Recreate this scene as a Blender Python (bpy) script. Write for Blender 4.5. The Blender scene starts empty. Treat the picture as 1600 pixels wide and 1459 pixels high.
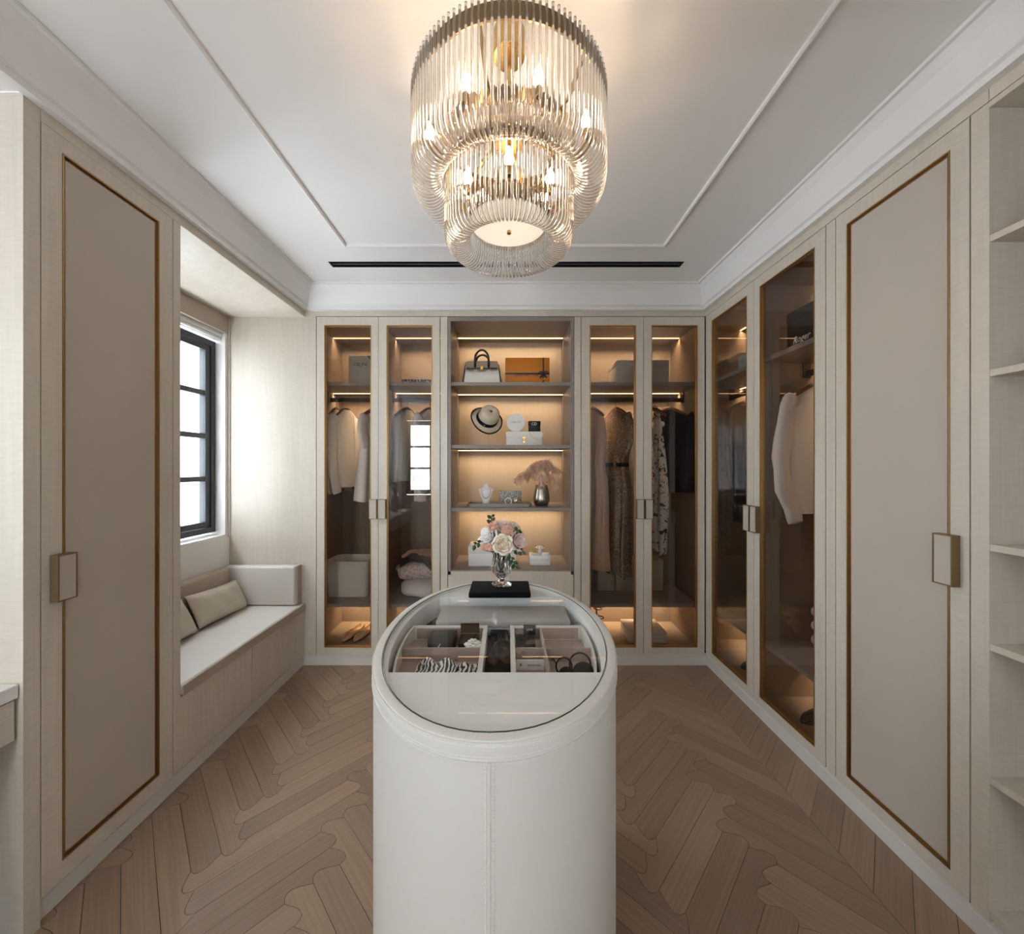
import bpy, bmesh, math, random
from mathutils import Vector, Matrix
random.seed(7)
R = math.radians
S = bpy.context.scene
C = S.collection

# ------------------------------------------------------------------ camera, world, exposure
cd = bpy.data.cameras.new('camera'); cam = bpy.data.objects.new('camera', cd); C.objects.link(cam)
cam.location = (0, 0, 1.35); cam.rotation_euler = (R(90), 0, 0)
cd.sensor_width = 36; cd.lens = 13.5; cd.shift_x = 7 / 1600; cd.clip_start = 0.01
S.camera = cam
w = bpy.data.worlds.new('world'); S.world = w; w.use_nodes = True
bg = w.node_tree.nodes['Background']; bg.inputs[0].default_value = (0.83, 0.915, 1.0, 1); bg.inputs[1].default_value = 19.5
S.view_settings.view_transform = 'Standard'; S.view_settings.look = 'None'
S.view_settings.gamma = 1; S.view_settings.use_curve_mapping = False
S.view_settings.exposure = 0.33
S.cycles.max_bounces = 12; S.cycles.diffuse_bounces = 5; S.cycles.glossy_bounces = 4
S.cycles.transmission_bounces = 12; S.cycles.transparent_max_bounces = 40
S.cycles.caustics_reflective = False; S.cycles.caustics_refractive = False
S.cycles.sample_clamp_indirect = 6
LED_POWER = 6.0; LAMP_W = 3.3; BULB_POWER = 86.0; DOWN_POWER = 9.0

def portal(loc, rot, sx, sy):
    l = bpy.data.lights.new('window_portal', 'AREA'); l.shape = 'RECTANGLE'; l.size = sx; l.size_y = sy
    l.cycles.is_portal = True
    o = bpy.data.objects.new('window_portal', l); o.location = loc; o.rotation_euler = rot; C.objects.link(o)
portal((-2.06, 2.16, 1.57), (0, R(-90), 0), 1.36, 0.86)
portal((-2.06, 0.33, 1.45), (0, R(-90), 0), 1.04, 0.60)
portal((-1.40, -1.82, 1.52), (R(90), 0, 0), 0.92, 1.4)
portal((0.72, -1.82, 1.52), (R(90), 0, 0), 0.36, 1.4)

# ------------------------------------------------------------------ materials
def lin(c):
    return tuple(((x/255)/12.92 if x/255 <= 0.04045 else ((x/255+0.055)/1.055)**2.4) for x in c) + (1,)
def mat(name, rgb, rough=0.5, metal=0.0, spec=0.5, coat=0.0, bump=None, var=None, stretch=(1, 1, 1), emit=None,
        trans=0.0, ior=1.45, sheen=0.0, sub=0.0, rand=0.0, rot=None):
    m = bpy.data.materials.new(name); m.use_nodes = True
    n = m.node_tree.nodes; l = m.node_tree.links; b = n['Principled BSDF']
    col = lin(rgb)
    b.inputs['Base Color'].default_value = col
    b.inputs['Roughness'].default_value = rough; b.inputs['Metallic'].default_value = metal
    b.inputs['Specular IOR Level'].default_value = spec; b.inputs['Coat Weight'].default_value = coat
    b.inputs['Coat Roughness'].default_value = 0.08
    b.inputs['Transmission Weight'].default_value = trans; b.inputs['IOR'].default_value = ior
    b.inputs['Sheen Weight'].default_value = sheen
    if emit:
        b.inputs['Emission Color'].default_value = lin(emit[0]); b.inputs['Emission Strength'].default_value = emit[1]
    if var or bump or rand:
        tc = n.new('ShaderNodeTexCoord'); mp = n.new('ShaderNodeMapping'); mp.inputs['Scale'].default_value = stretch
        if rot: mp.inputs['Rotation'].default_value = rot
        l.new(tc.outputs['Object'], mp.inputs[0])
        if rand:
            oi = n.new('ShaderNodeObjectInfo'); vm = n.new('ShaderNodeVectorMath'); vm.operation = 'SCALE'
            cx = n.new('ShaderNodeCombineXYZ')
            for i in range(3): l.new(oi.outputs['Random'], cx.inputs[i])
            l.new(cx.outputs[0], vm.inputs[0]); vm.inputs['Scale'].default_value = 37.0
            va = n.new('ShaderNodeVectorMath'); l.new(tc.outputs['Object'], va.inputs[0]); l.new(vm.outputs[0], va.inputs[1])
            l.new(va.outputs[0], mp.inputs[0])
    if var:
        nz = n.new('ShaderNodeTexNoise'); nz.inputs['Scale'].default_value = var[0]; nz.inputs['Detail'].default_value = 4
        l.new(mp.outputs[0], nz.inputs['Vector'])
        rp = n.new('ShaderNodeValToRGB'); rp.color_ramp.elements[0].position = 0.3; rp.color_ramp.elements[1].position = 0.7
        k = var[1]
        rp.color_ramp.elements[0].color = tuple(x*(1-k) for x in col[:3]) + (1,)
        rp.color_ramp.elements[1].color = tuple(min(1, x*(1+k)) for x in col[:3]) + (1,)
        l.new(nz.outputs[0], rp.inputs[0]); out = rp.outputs[0]
        if rand:
            hs = n.new('ShaderNodeHueSaturation'); mr = n.new('ShaderNodeMapRange')
            mr.inputs[3].default_value = 1-rand; mr.inputs[4].default_value = 1+rand
            l.new(oi.outputs['Random'], mr.inputs[0]); l.new(mr.outputs[0], hs.inputs['Value']); l.new(out, hs.inputs['Color']); out = hs.outputs[0]
        l.new(out, b.inputs['Base Color'])
    if bump:
        nb = n.new('ShaderNodeTexNoise'); nb.inputs['Scale'].default_value = bump[0]; nb.inputs['Detail'].default_value = 3
        l.new(mp.outputs[0], nb.inputs['Vector'])
        bp = n.new('ShaderNodeBump'); bp.inputs['Strength'].default_value = bump[1]; bp.inputs['Distance'].default_value = 0.002
        l.new(nb.outputs[0], bp.inputs['Height']); l.new(bp.outputs[0], b.inputs['Normal'])
    return m
def glassmat(name, tint, refl=1.0, rough=0.0, ior=1.5, diffuse=0.0):
    """clear or tinted pane: see-through with Fresnel mirror reflection"""
    m = bpy.data.materials.new(name); m.use_nodes = True; n = m.node_tree.nodes; l = m.node_tree.links
    n.clear(); out = n.new('ShaderNodeOutputMaterial')
    t = n.new('ShaderNodeBsdfTransparent'); t.inputs[0].default_value = tint + (1,)
    g = n.new('ShaderNodeBsdfGlossy'); g.inputs['Roughness'].default_value = rough; g.inputs[0].default_value = (1, 1, 1, 1)
    f = n.new('ShaderNodeFresnel'); f.inputs[0].default_value = ior
    mu = n.new('ShaderNodeMath'); mu.operation = 'MULTIPLY'; mu.inputs[1].default_value = refl; mu.use_clamp = True
    gm = n.new('ShaderNodeNewGeometry'); fr = n.new('ShaderNodeMath'); fr.operation = 'SUBTRACT'; fr.inputs[0].default_value = 1.0
    l.new(gm.outputs['Backfacing'], fr.inputs[1]); m3 = n.new('ShaderNodeMath'); m3.operation = 'MULTIPLY'
    l.new(f.outputs[0], m3.inputs[0]); l.new(fr.outputs[0], m3.inputs[1]); l.new(m3.outputs[0], mu.inputs[0])
    mx = n.new('ShaderNodeMixShader'); l.new(mu.outputs[0], mx.inputs[0]); l.new(t.outputs[0], mx.inputs[1]); l.new(g.outputs[0], mx.inputs[2])
    last = mx.outputs[0]
    if diffuse:
        d = n.new('ShaderNodeBsdfTranslucent'); d.inputs[0].default_value = (1, 1, 1, 1)
        m2 = n.new('ShaderNodeMixShader'); m2.inputs[0].default_value = diffuse
        l.new(last, m2.inputs[1]); l.new(d.outputs[0], m2.inputs[2]); last = m2.outputs[0]
    l.new(last, out.inputs[0]); return m

def veneer(name, rgb, rough=0.42, k=0.07):
    """pale figured wood: fine cross ripple over soft vertical grain, lacquered"""
    m = mat(name, rgb, rough, coat=0.07)
    n = m.node_tree.nodes; l = m.node_tree.links; b = n['Principled BSDF']
    tc = n.new('ShaderNodeTexCoord')
    col = lin(rgb)
    def noise(scale, st, det):
        mp = n.new('ShaderNodeMapping'); mp.inputs['Scale'].default_value = st; l.new(tc.outputs['Object'], mp.inputs[0])
        z = n.new('ShaderNodeTexNoise'); z.inputs['Scale'].default_value = scale; z.inputs['Detail'].default_value = det; z.inputs['Distortion'].default_value = 0.4
        l.new(mp.outputs[0], z.inputs['Vector']); return z.outputs[0]
    a = noise(1.0, (22, 22, 170), 2); c = noise(1.0, (60, 60, 3), 4); d = noise(1.0, (5, 5, 1.2), 2)
    ad = n.new('ShaderNodeMath'); ad.operation = 'ADD'; l.new(a, ad.inputs[0]); l.new(c, ad.inputs[1])
    a2 = n.new('ShaderNodeMath'); a2.operation = 'ADD'; l.new(ad.outputs[0], a2.inputs[0]); l.new(d, a2.inputs[1])
    mr = n.new('ShaderNodeMapRange'); mr.inputs[1].default_value = 1.1; mr.inputs[2].default_value = 1.9; l.new(a2.outputs[0], mr.inputs[0])
    rp = n.new('ShaderNodeValToRGB')
    rp.color_ramp.elements[0].color = tuple(x*(1-k*1.2) for x in col[:3]) + (1,); rp.color_ramp.elements[1].color = tuple(min(1, x*(1+k)) for x in col[:3]) + (1,)
    l.new(mr.outputs[0], rp.inputs[0]); l.new(rp.outputs[0], b.inputs['Base Color'])
    return m

M = {}
M['veneer'] = veneer('pale_veneer', (205, 195, 180))
M['white'] = mat('white_paint', (234, 231, 228), 0.55, bump=(60, 0.03))
M['ceil'] = mat('ceiling_paint', (242, 239, 236), 0.7, bump=(80, 0.02))
M['base'] = mat('baseboard_paint', (214, 209, 203), 0.4, bump=(60, 0.02))
M['panel'] = mat('cream_leather_panel', (188, 177, 164), 0.5, bump=(900, 0.06), var=(5, 0.02))
M['leather'] = mat('white_leather', (228, 223, 216), 0.42, bump=(700, 0.10), var=(4, 0.015))
M['deck'] = mat('deck_leather', (249, 247, 244), 0.45, bump=(700, 0.06), var=(4, 0.015))
M['upholst'] = mat('seat_leather', (205, 198, 190), 0.45, bump=(600, 0.08), var=(4, 0.02))
M['upholst_tan'] = mat('seat_leather_tan', (176, 160, 144), 0.45, bump=(600, 0.08), var=(4, 0.02))
M['pillow'] = mat('pillow_leather', (196, 184, 166), 0.36, bump=(35, 0.25), var=(8, 0.03))
M['inside'] = mat('taupe_laminate', (160, 142, 122), 0.45, bump=(300, 0.03), var=(14, 0.03), stretch=(6, 6, 0.5))
M['inside_shaded'] = mat('shaded_taupe_laminate', (138, 121, 105), 0.5, bump=(300, 0.03), var=(14, 0.03), stretch=(6, 6, 0.5))  # same taupe laminate, darkened to carry the shade of the unlit wardrobe interiors
M['greige'] = mat('grey_taupe_edge', (136, 126, 120), 0.45, bump=(300, 0.03))
M['gold'] = mat('antique_brass', (172, 138, 94), 0.42, 1.0, bump=(300, 0.03))
M['darkgold'] = mat('bronze_metal', (146, 124, 94), 0.46, 1.0, bump=(300, 0.03))
M['brass'] = mat('polished_brass', (190, 160, 108), 0.22, 1.0, bump=(200, 0.02))
M['bronze_ring'] = mat('brushed_bronze_ring', (132, 112, 84), 0.4, 1.0, bump=(300, 0.04))
M['ornament'] = mat('bright_gold', (222, 180, 105), 0.2, 1.0, bump=(200, 0.02))
M['silver'] = mat('aged_silver', (168, 160, 150), 0.26, 1.0, bump=(60, 0.1), var=(30, 0.25))
M['chrome'] = mat('hook_metal', (190, 180, 168), 0.2, 1.0, bump=(200, 0.01))
M['black'] = mat('black_metal', (28, 27, 28), 0.4, bump=(300, 0.02))
M['slot'] = mat('slot_black', (5, 5, 6), 0.8, bump=(300, 0.02))
M['blackcloth'] = mat('black_cloth', (20, 19, 22), 0.9, spec=0.2, sheen=0.05, bump=(400, 0.15))
M['velvet'] = mat('black_velvet', (12, 11, 15), 0.95, spec=0.15, sheen=0.03, bump=(500, 0.12))
M['blackgloss'] = mat('black_patent', (14, 13, 14), 0.15, bump=(200, 0.01))
M['navyblack'] = mat('matte_black_card', (24, 25, 28), 0.6, bump=(200, 0.02))
M['frame'] = mat('charcoal_window_metal', (62, 64, 69), 0.4, bump=(300, 0.02))
M['blind'] = mat('blind_white', (232, 231, 230), 0.6, bump=(200, 0.05))
M['pelmet'] = mat('pelmet_tan', (180, 168, 154), 0.7, bump=(400, 0.08))
M['rough'] = mat('roughcast', (170, 170, 170), 0.9, bump=(120, 0.8), var=(160, 0.22))
M['glass'] = glassmat('smoked_glass', (0.86, 0.83, 0.80), 1.35)
M['glassedge'] = mat('glass_edge_green', (62, 84, 76), 0.2, bump=(30, 0.01))
M['clear'] = glassmat('clear_pane', (0.98, 0.985, 0.98), 1.6)
M['tabletop'] = glassmat('table_glass', (0.994, 0.998, 0.996), 0.62)
M['rod'] = mat('crystal_rod', (255, 253, 250), 0.02, trans=1.0, ior=1.45)
def open_glass(m, k, tr):
    """let part of the lamp light pass straight through and glow a little"""
    n = m.node_tree.nodes; l = m.node_tree.links; out = n['Material Output']; src = n['Principled BSDF'].outputs[0]
    t = n.new('ShaderNodeBsdfTransparent'); mx = n.new('ShaderNodeMixShader'); mx.inputs[0].default_value = k
    l.new(src, mx.inputs[1]); l.new(t.outputs[0], mx.inputs[2])
    d = n.new('ShaderNodeBsdfTranslucent'); d.inputs[0].default_value = (1, 0.98, 0.95, 1); m2 = n.new('ShaderNodeMixShader'); m2.inputs[0].default_value = tr
    l.new(mx.outputs[0], m2.inputs[1]); l.new(d.outputs[0], m2.inputs[2]); l.new(m2.outputs[0], out.inputs[0])
open_glass(M['rod'], 0.14, 0.05)
M['led'] = mat('led_diffuser', (255, 225, 190), 0.5, emit=((255, 205, 150), LED_POWER))
M['bulb'] = mat('lit_bulb', (255, 235, 205), 0.5, emit=((255, 222, 184), BULB_POWER))
M['opal'] = mat('opal_glass', (250, 240, 224), 0.35, bump=(30, 0.02), emit=((255, 238, 214), 0.7))
M['crystal'] = mat('cut_crystal', (252, 252, 252), 0.02, trans=1.0, ior=1.5, bump=(30, 0.05))
M['floorbase'] = mat('floor_joint', (58, 44, 34), 0.9, bump=(50, 0.05))
M['oak'] = mat('greyed_oak', (147, 122, 101), 0.42, coat=0.05, var=(1.0, 0.11), bump=(1.0, 0.2), stretch=(3.0, 120, 30), rand=0.15)
M['cardwhite'] = mat('white_card', (236, 232, 226), 0.5, bump=(200, 0.02))
M['cardgrey'] = mat('grey_card', (188, 182, 176), 0.6, bump=(200, 0.02))
M['cardbeige'] = mat('beige_card', (196, 180, 160), 0.6, bump=(200, 0.02))
M['orange'] = mat('orange_card', (204, 122, 32), 0.55, bump=(300, 0.04))
M['navy'] = mat('navy_ribbon', (36, 38, 62), 0.5, bump=(300, 0.05))
M['bluecard'] = mat('pale_blue_card', (140, 166, 182), 0.6, bump=(200, 0.02))
M['browncard'] = mat('brown_card', (140, 112, 84), 0.6, bump=(200, 0.02))
M['ink'] = mat('black_ink', (20, 20, 20), 0.6, bump=(200, 0.01))
M['greyink'] = mat('grey_ink', (150, 146, 142), 0.6, bump=(200, 0.01))
M['whiteink'] = mat('white_ink', (225, 222, 216), 0.6, bump=(200, 0.01))
M['knit'] = mat('white_knit', (238, 232, 222), 0.85, sheen=0.3, bump=(1.0, 0.5), stretch=(260, 260, 20))
M['cream'] = mat('cream_wool', (232, 218, 196), 0.85, sheen=0.3, bump=(200, 0.2))
M['shirt'] = mat('white_cotton', (238, 234, 234), 0.75, bump=(40, 0.12))
M['blush'] = mat('blush_chiffon', (206, 168, 140), 0.8, sheen=0.2, bump=(1.0, 0.3), stretch=(120, 120, 6))
M['suit'] = mat('black_wool', (20, 19, 21), 0.9, spec=0.2, sheen=0.02, bump=(200, 0.15))
M['dark_grey'] = mat('charcoal_wool', (34, 32, 35), 0.9, spec=0.2, sheen=0.03, bump=(200, 0.15))
M['hangerwood'] = mat('hanger_wood', (126, 78, 48), 0.4, var=(1.0, 0.2), bump=(200, 0.05), stretch=(10, 80, 80))
M['straw'] = mat('straw', (216, 202, 178), 0.8, bump=(350, 0.35))
M['taupeleather'] = mat('taupe_leather', (150, 132, 112), 0.45, bump=(500, 0.1))
M['ivory'] = mat('ivory_leather', (226, 220, 210), 0.42, bump=(500, 0.08))
M['blackleather'] = mat('black_leather', (26, 23, 22), 0.35, bump=(500, 0.1))
M['nude'] = mat('nude_suede', (214, 184, 146), 0.6, bump=(300, 0.1))
M['greyleather'] = mat('grey_leather', (176, 172, 168), 0.5, bump=(500, 0.08))
M['tray'] = mat('tray_suede', (168, 146, 134), 0.85, sheen=0.3, bump=(500, 0.1))
M['trayrim'] = mat('tray_rim', (226, 220, 212), 0.45, bump=(500, 0.06))
M['traytaupe'] = mat('tray_leather_taupe', (140, 130, 116), 0.45, bump=(500, 0.06))
M['pearl'] = mat('pearl', (240, 234, 224), 0.2, coat=0.5, bump=(20, 0.01))
M['porcelain'] = mat('porcelain', (242, 240, 238), 0.2, bump=(20, 0.01))
M['feather'] = mat('feather_pink', (252, 206, 174), 0.8, sheen=0.5, var=(30, 0.18), bump=(200, 0.05))
M['rose_cream'] = mat('cream_petal', (244, 230, 208), 0.6, bump=(60, 0.08), var=(40, 0.05))
M['rose_white'] = mat('white_petal', (244, 240, 238), 0.6, bump=(60, 0.08), var=(40, 0.03))
M['rose_blush'] = mat('blush_petal', (238, 212, 206), 0.6, bump=(60, 0.08), var=(40, 0.05))
M['carnation'] = mat('coral_petal', (253, 208, 188), 0.65, bump=(60, 0.08), var=(60, 0.10))
M['leaf'] = mat('leaf_green', (52, 82, 40), 0.5, bump=(60, 0.1), var=(30, 0.25))
M['dullleaf'] = mat('plant_foliage', (84, 92, 76), 0.6, bump=(60, 0.1), var=(30, 0.25))
M['duvet'] = mat('white_quilt', (240, 238, 236), 0.85, sheen=0.3, bump=(60, 0.15))

def vor(name, c1, c2, scale, thr=0.5, rough=0.8, metal=0.0, kind='noise', stretch=(1, 1, 1)):
    """two-tone printed cloth"""
    m = mat(name, c1, rough, metal); n = m.node_tree.nodes; l = m.node_tree.links; b = n['Principled BSDF']
    tc = n.new('ShaderNodeTexCoord'); mp = n.new('ShaderNodeMapping'); mp.inputs['Scale'].default_value = stretch; l.new(tc.outputs['Object'], mp.inputs[0])
    if kind == 'noise':
        z = n.new('ShaderNodeTexNoise'); z.inputs['Detail'].default_value = 2; z.inputs['Distortion'].default_value = 1.2; o = z.outputs[0]
    elif kind == 'wave':
        z = n.new('ShaderNodeTexWave'); z.inputs['Distortion'].default_value = 9; z.inputs['Detail'].default_value = 2; o = z.outputs['Fac']
    else:
        z = n.new('ShaderNodeTexVoronoi'); o = z.outputs['Distance']
    z.inputs['Scale'].default_value = scale; l.new(mp.outputs[0], z.inputs['Vector'])
    rp = n.new('ShaderNodeValToRGB'); rp.color_ramp.elements[0].position = thr-0.04; rp.color_ramp.elements[1].position = thr+0.04
    rp.color_ramp.elements[0].color = lin(c1); rp.color_ramp.elements[1].color = lin(c2)
    l.new(o, rp.inputs[0]); l.new(rp.outputs[0], b.inputs['Base Color']); return m
M['floral'] = vor('floral_cloth', (222, 210, 206), (184, 150, 150), 60, 0.55)
M['print'] = vor('ink_print_cloth', (220, 214, 208), (66, 62, 64), 30, 0.58)
M['zebra'] = vor('zebra_silk', (232, 226, 218), (26, 24, 24), 30, 0.5, 0.5, kind='wave')
M['lacecard'] = vor('lace_print_card', (232, 228, 222), (60, 58, 58), 70, 0.35, 0.6, kind='vor')
M['blackprint'] = vor('black_print_ribbon', (26, 25, 26), (150, 144, 136), 160, 0.72, 0.6)
M['woven'] = vor('woven_silver', (48, 45, 44), (168, 162, 156), 150, 0.42, 0.5, 0.3, kind='vor')
def sequin():
    m = mat('sequins', (104, 86, 74), 0.4, 0.25); n = m.node_tree.nodes; l = m.node_tree.links; b = n['Principled BSDF']
    tc = n.new('ShaderNodeTexCoord'); v = n.new('ShaderNodeTexVoronoi'); v.inputs['Scale'].default_value = 330
    l.new(tc.outputs['Object'], v.inputs['Vector'])
    sx = n.new('ShaderNodeSeparateColor'); l.new(v.outputs['Color'], sx.inputs[0])
    rp = n.new('ShaderNodeValToRGB'); e = rp.color_ramp.elements
    e[0].position = 0.78; e[0].color = lin((112, 94, 80)); e[1].position = 0.93; e[1].color = lin((235, 218, 194))  # brightest cells paint the sparkle of the sequins into the base colour
    l.new(sx.outputs[0], rp.inputs[0]); l.new(rp.outputs[0], b.inputs['Base Color'])
    g = n.new('ShaderNodeNewGeometry'); mx = n.new('ShaderNodeMix'); mx.data_type = 'VECTOR'; mx.inputs['Factor'].default_value = 0.25
    l.new(g.outputs['Normal'], mx.inputs[4]); l.new(v.outputs['Color'], mx.inputs[5])
    l.new(mx.outputs[1], b.inputs['Normal'])
    return m
M['sequin'] = sequin()

# ------------------------------------------------------------------ builders
BACK = lambda u, d, z: (u, 2.6 + d, z)          # u = world X, d = depth behind the door plane
RIGHT = lambda u, d, z: (1.341 + d, u, z)       # u = world Y
LEFT = lambda u, d, z: (-1.371 - d, u, z)
ROOMT = lambda x, y, z: (x, y, z)
def wloc(o):
    v = Vector((0, 0, 0))
    while o is not None: v += o.location; o = o.parent
    return v
class MB:
    def __init__(s, T=None): s.v = []; s.f = []; s.T = T
    def add(s, vs, fs):
        k = len(s.v); s.v += [tuple(s.T(*p)) if s.T else tuple(p) for p in vs]
        s.f += [tuple(i + k for i in f) for f in fs]; return s
    def box(s, x0, x1, y0, y1, z0, z1):
        return s.add([(x0,y0,z0),(x1,y0,z0),(x1,y1,z0),(x0,y1,z0),(x0,y0,z1),(x1,y0,z1),(x1,y1,z1),(x0,y1,z1)],
                     [(0,3,2,1),(4,5,6,7),(0,1,5,4),(1,2,6,5),(2,3,7,6),(3,0,4,7)])
    def prism(s, pts, z0, z1, axis='z'):
        n = len(pts)
        f = {'z': lambda a, b, c: (a, b, c), 'y': lambda a, b, c: (a, c, b), 'x': lambda a, b, c: (c, a, b)}[axis]
        vs = [f(a, b, z0) for a, b in pts] + [f(a, b, z1) for a, b in pts]
        fs = [tuple(range(n-1, -1, -1)), tuple(range(n, 2*n))] + [(i, (i+1) % n, n+(i+1) % n, n+i) for i in range(n)]
        return s.add(vs, fs)
    def loft(s, rings, closed=True, caps=True, loop=False):
        n = len(rings[0]); m = len(rings); vs = [p for r in rings for p in r]; fs = []
        for i in range(m if loop else m-1):
            a = i*n; b = ((i+1) % m)*n
            for j in range(n if closed else n-1):
                k = (j+1) % n; fs.append((a+j, a+k, b+k, b+j))
        if caps and not loop and closed: fs += [tuple(range(n-1, -1, -1)), tuple(range((m-1)*n, m*n))]
        return s.add(vs, fs)
    def tube(s, path, r, n=8, loop=False, flat=1.0, up=None):
        P = [Vector(p) for p in path]; rings = []; m = len(P); prev = None
        for i, p in enumerate(P):
            if loop: t = P[(i+1) % m] - P[i-1]
            else: t = P[min(i+1, m-1)] - P[max(i-1, 0)]
            t = t.normalized() if t.length > 1e-9 else Vector((0, 0, 1))
            a = Vector(up) if up else (prev if prev is not None else (Vector((0, 0, 1)) if abs(t.z) < 0.9 else Vector((1, 0, 0))))
            a = a - t*a.dot(t); a = a.normalized() if a.length > 1e-6 else t.orthogonal().normalized()
            b = t.cross(a); prev = a
            rr = r[i] if isinstance(r, (list, tuple)) else r
            rings.append([tuple(p + a*rr*flat*math.cos(q) + b*rr*math.sin(q)) for q in [2*math.pi*j/n for j in range(n)]])
        return s.loft(rings, loop=loop)
    def lathe(s, prof, n=24, c=(0, 0, 0), caps=True, ripple=None):
        rings = []
        for r, z in prof:
            ring = []
            for j in range(n):
                q = 2*math.pi*j/n; rr = r*(1 + (ripple(q, z) if ripple else 0))
                ring.append((c[0]+rr*math.cos(q), c[1]+rr*math.sin(q), c[2]+z))
            rings.append(ring)
        return s.loft(rings, caps=caps)
    def ball(s, c, r, n=10, m=6, fn=None):
        rx, ry, rz = r if isinstance(r, (tuple, list)) else (r, r, r); rings = []
        for i in range(1, m):
            th = math.pi*i/m
            ring = []
            for j in range(n):
                q = 2*math.pi*j/n; d = (math.sin(th)*math.cos(q), math.sin(th)*math.sin(q), -math.cos(th))
                k = fn(d) if fn else 1
                ring.append((c[0]+rx*d[0]*k, c[1]+ry*d[1]*k, c[2]+rz*d[2]*k))
            rings.append(ring)
        return s.loft(rings)
    def xf(s, mtx, start=0):
        for i in range(start, len(s.v)): s.v[i] = tuple(mtx @ Vector(s.v[i]))
        return s
    def mesh(s, name, smooth=False, bevel=0, seg=2, off=(0, 0, 0)):
        bm = bmesh.new(); o = Vector(off)
        vv = [bm.verts.new(Vector(p) - o) for p in s.v]
        for f in s.f:
            try: bm.faces.new([vv[i] for i in f])
            except ValueError: pass
        bmesh.ops.recalc_face_normals(bm, faces=bm.faces)
        if bevel:
            bmesh.ops.bevel(bm, geom=list(bm.edges), offset=bevel, segments=seg, profile=0.5, affect='EDGES', clamp_overlap=True)
        if smooth:
            for f in bm.faces: f.smooth = True
            if smooth == 'sharp':
                for e in bm.edges:
                    if len(e.link_faces) == 2 and e.calc_face_angle(0) > R(40): e.smooth = False
        me = bpy.data.meshes.new(name); bm.to_mesh(me); bm.free(); return me
    def build(s, name, m, parent=None, smooth=False, bevel=0, seg=2, label=None, local=False, kind=None):
        off = (0, 0, 0) if (parent is None or local) else wloc(parent)
        me = s.mesh(name, smooth, bevel, seg, off); me.materials.append(M[m] if isinstance(m, str) else m)
        o = bpy.data.objects.new(name, me); C.objects.link(o); o.parent = parent
        if label: o['label'] = label
        if kind: o['kind'] = kind
        return o
def tag(o, label=None, cat=None, group=None, kind=None):
    if label: o['label'] = label
    if cat: o['category'] = cat
    if group: o['group'] = group
    if kind: o['kind'] = kind
    return o
def thing(name, label, cat, loc=(0, 0, 0), rz=0, group=None):
    o = bpy.data.objects.new(name, None); o.empty_display_size = 0.05; C.objects.link(o)
    o.location = loc; o.rotation_euler = (0, 0, rz); return tag(o, label, cat, group)
def struct(name, mb, m, parent=None, **k):
    o = mb.build(name, m, parent, **k)
    if parent is None: o['kind'] = 'structure'
    return o
def children(o): return [c for c in bpy.data.objects if c.parent == o]
def dup(o, parent=None, kids=None):
    c = o.copy(); C.objects.link(c); c.parent = parent
    for k in children(o): dup(k, c)
    return c
def text(s, size, loc, rot, m, parent, name='lettering', ext=0.0004, align='CENTER', sx=1.0, shear=0.0):
    cu = bpy.data.curves.new(name, 'FONT'); cu.body = s; cu.size = size; cu.extrude = ext; cu.align_x = align; cu.align_y = 'CENTER'
    cu.resolution_u = 2; cu.shear = shear
    t = bpy.data.objects.new('tmp', cu); C.objects.link(t)
    me = bpy.data.meshes.new_from_object(t.evaluated_get(bpy.context.evaluated_depsgraph_get())); bpy.data.objects.remove(t); me.name = name
    me.materials.clear(); me.materials.append(M[m]); o = bpy.data.objects.new(name, me); C.objects.link(o); o.parent = parent
    o.location = Vector(loc) - wloc(parent); o.rotation_euler = rot; o.scale = (sx, 1, 1); return o
FRONT = (R(90), 0, 0); SIDE = (R(90), 0, R(-90))
# ================================================================== ROOM SHELL
H0 = 2.56
# ---- floor: base slab plus paired herringbone planks with scalloped ends
floor = struct('floor', MB().box(-2.0, 2.0, -1.75, 3.2, -0.06, -0.004), 'floorbase')
W, L, G = 0.166, 0.525, 0.0008
def e(t):
    s_ = (t*2) % 1.0 if t < 1 else 1.0
    return 0.082*s_**0.5*(1-s_)**1.3
NS = 16
def half(a, b):
    """samples from a to b, denser near the blunt start of each tongue"""
    lo, hi = min(a, b), max(a, b); u = [lo + (hi-lo)*(i/NS)**1.8 for i in range(NS+1)]
    return u if a <= b else u[::-1]
def h_planks():
    h = W/2; out = []
    # lower plank: v 0..h ; left end bulges -u, right end +u, bottom notched near right end
    p = [(0-0, 0)]
    bot = [(L-W + t, e(t/W)) for t in half(0, W/2)] + [(L-W + t, e(t/W)) for t in half(W/2, W)][1:]
    p = [(0, 0)] + bot + [(L + e(t/W), t) for t in half(0, h)][1:] + [(-e(t/W), t) for t in half(h, 0)][:-1]
    out.append(p)
    top = [(t, W - e(t/W)) for t in half(W, W/2)] + [(t, W - e(t/W)) for t in half(W/2, 0)][1:]
    p = [(-0.0, h)] + [(L, h)] + [(L + e(t/W), t) for t in half(h, W)][1:] + top + [(-e(t/W), t) for t in half(W, h)][1:-1]
    out.append(p)
    return out
def v_planks():
    h = W/2; out = []
    left = [(e((t-(L-W))/W), t) for t in half(L, L-W/2)] + [(e((t-(L-W))/W), t) for t in half(L-W/2, L-W)][1:]
    p = [(0, 0)] + [(t, -e(t/W)) for t in half(0, h)][1:] + [(h, L)] + [(t, L + e(t/W)) for t in half(h, 0)][1:-1] + left
    out.append(p)
    right = [(W - e(t/W), t) for t in half(0, W/2)] + [(W - e(t/W), t) for t in half(W/2, W)][1:]
    p = [(h, 0)] + [(t, -e(t/W)) for t in half(h, W)][1:-1] + right + [(W, L)] + [(t, L + e(t/W)) for t in half(W, h)][1:]
    out.append(p)
    return out
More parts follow.
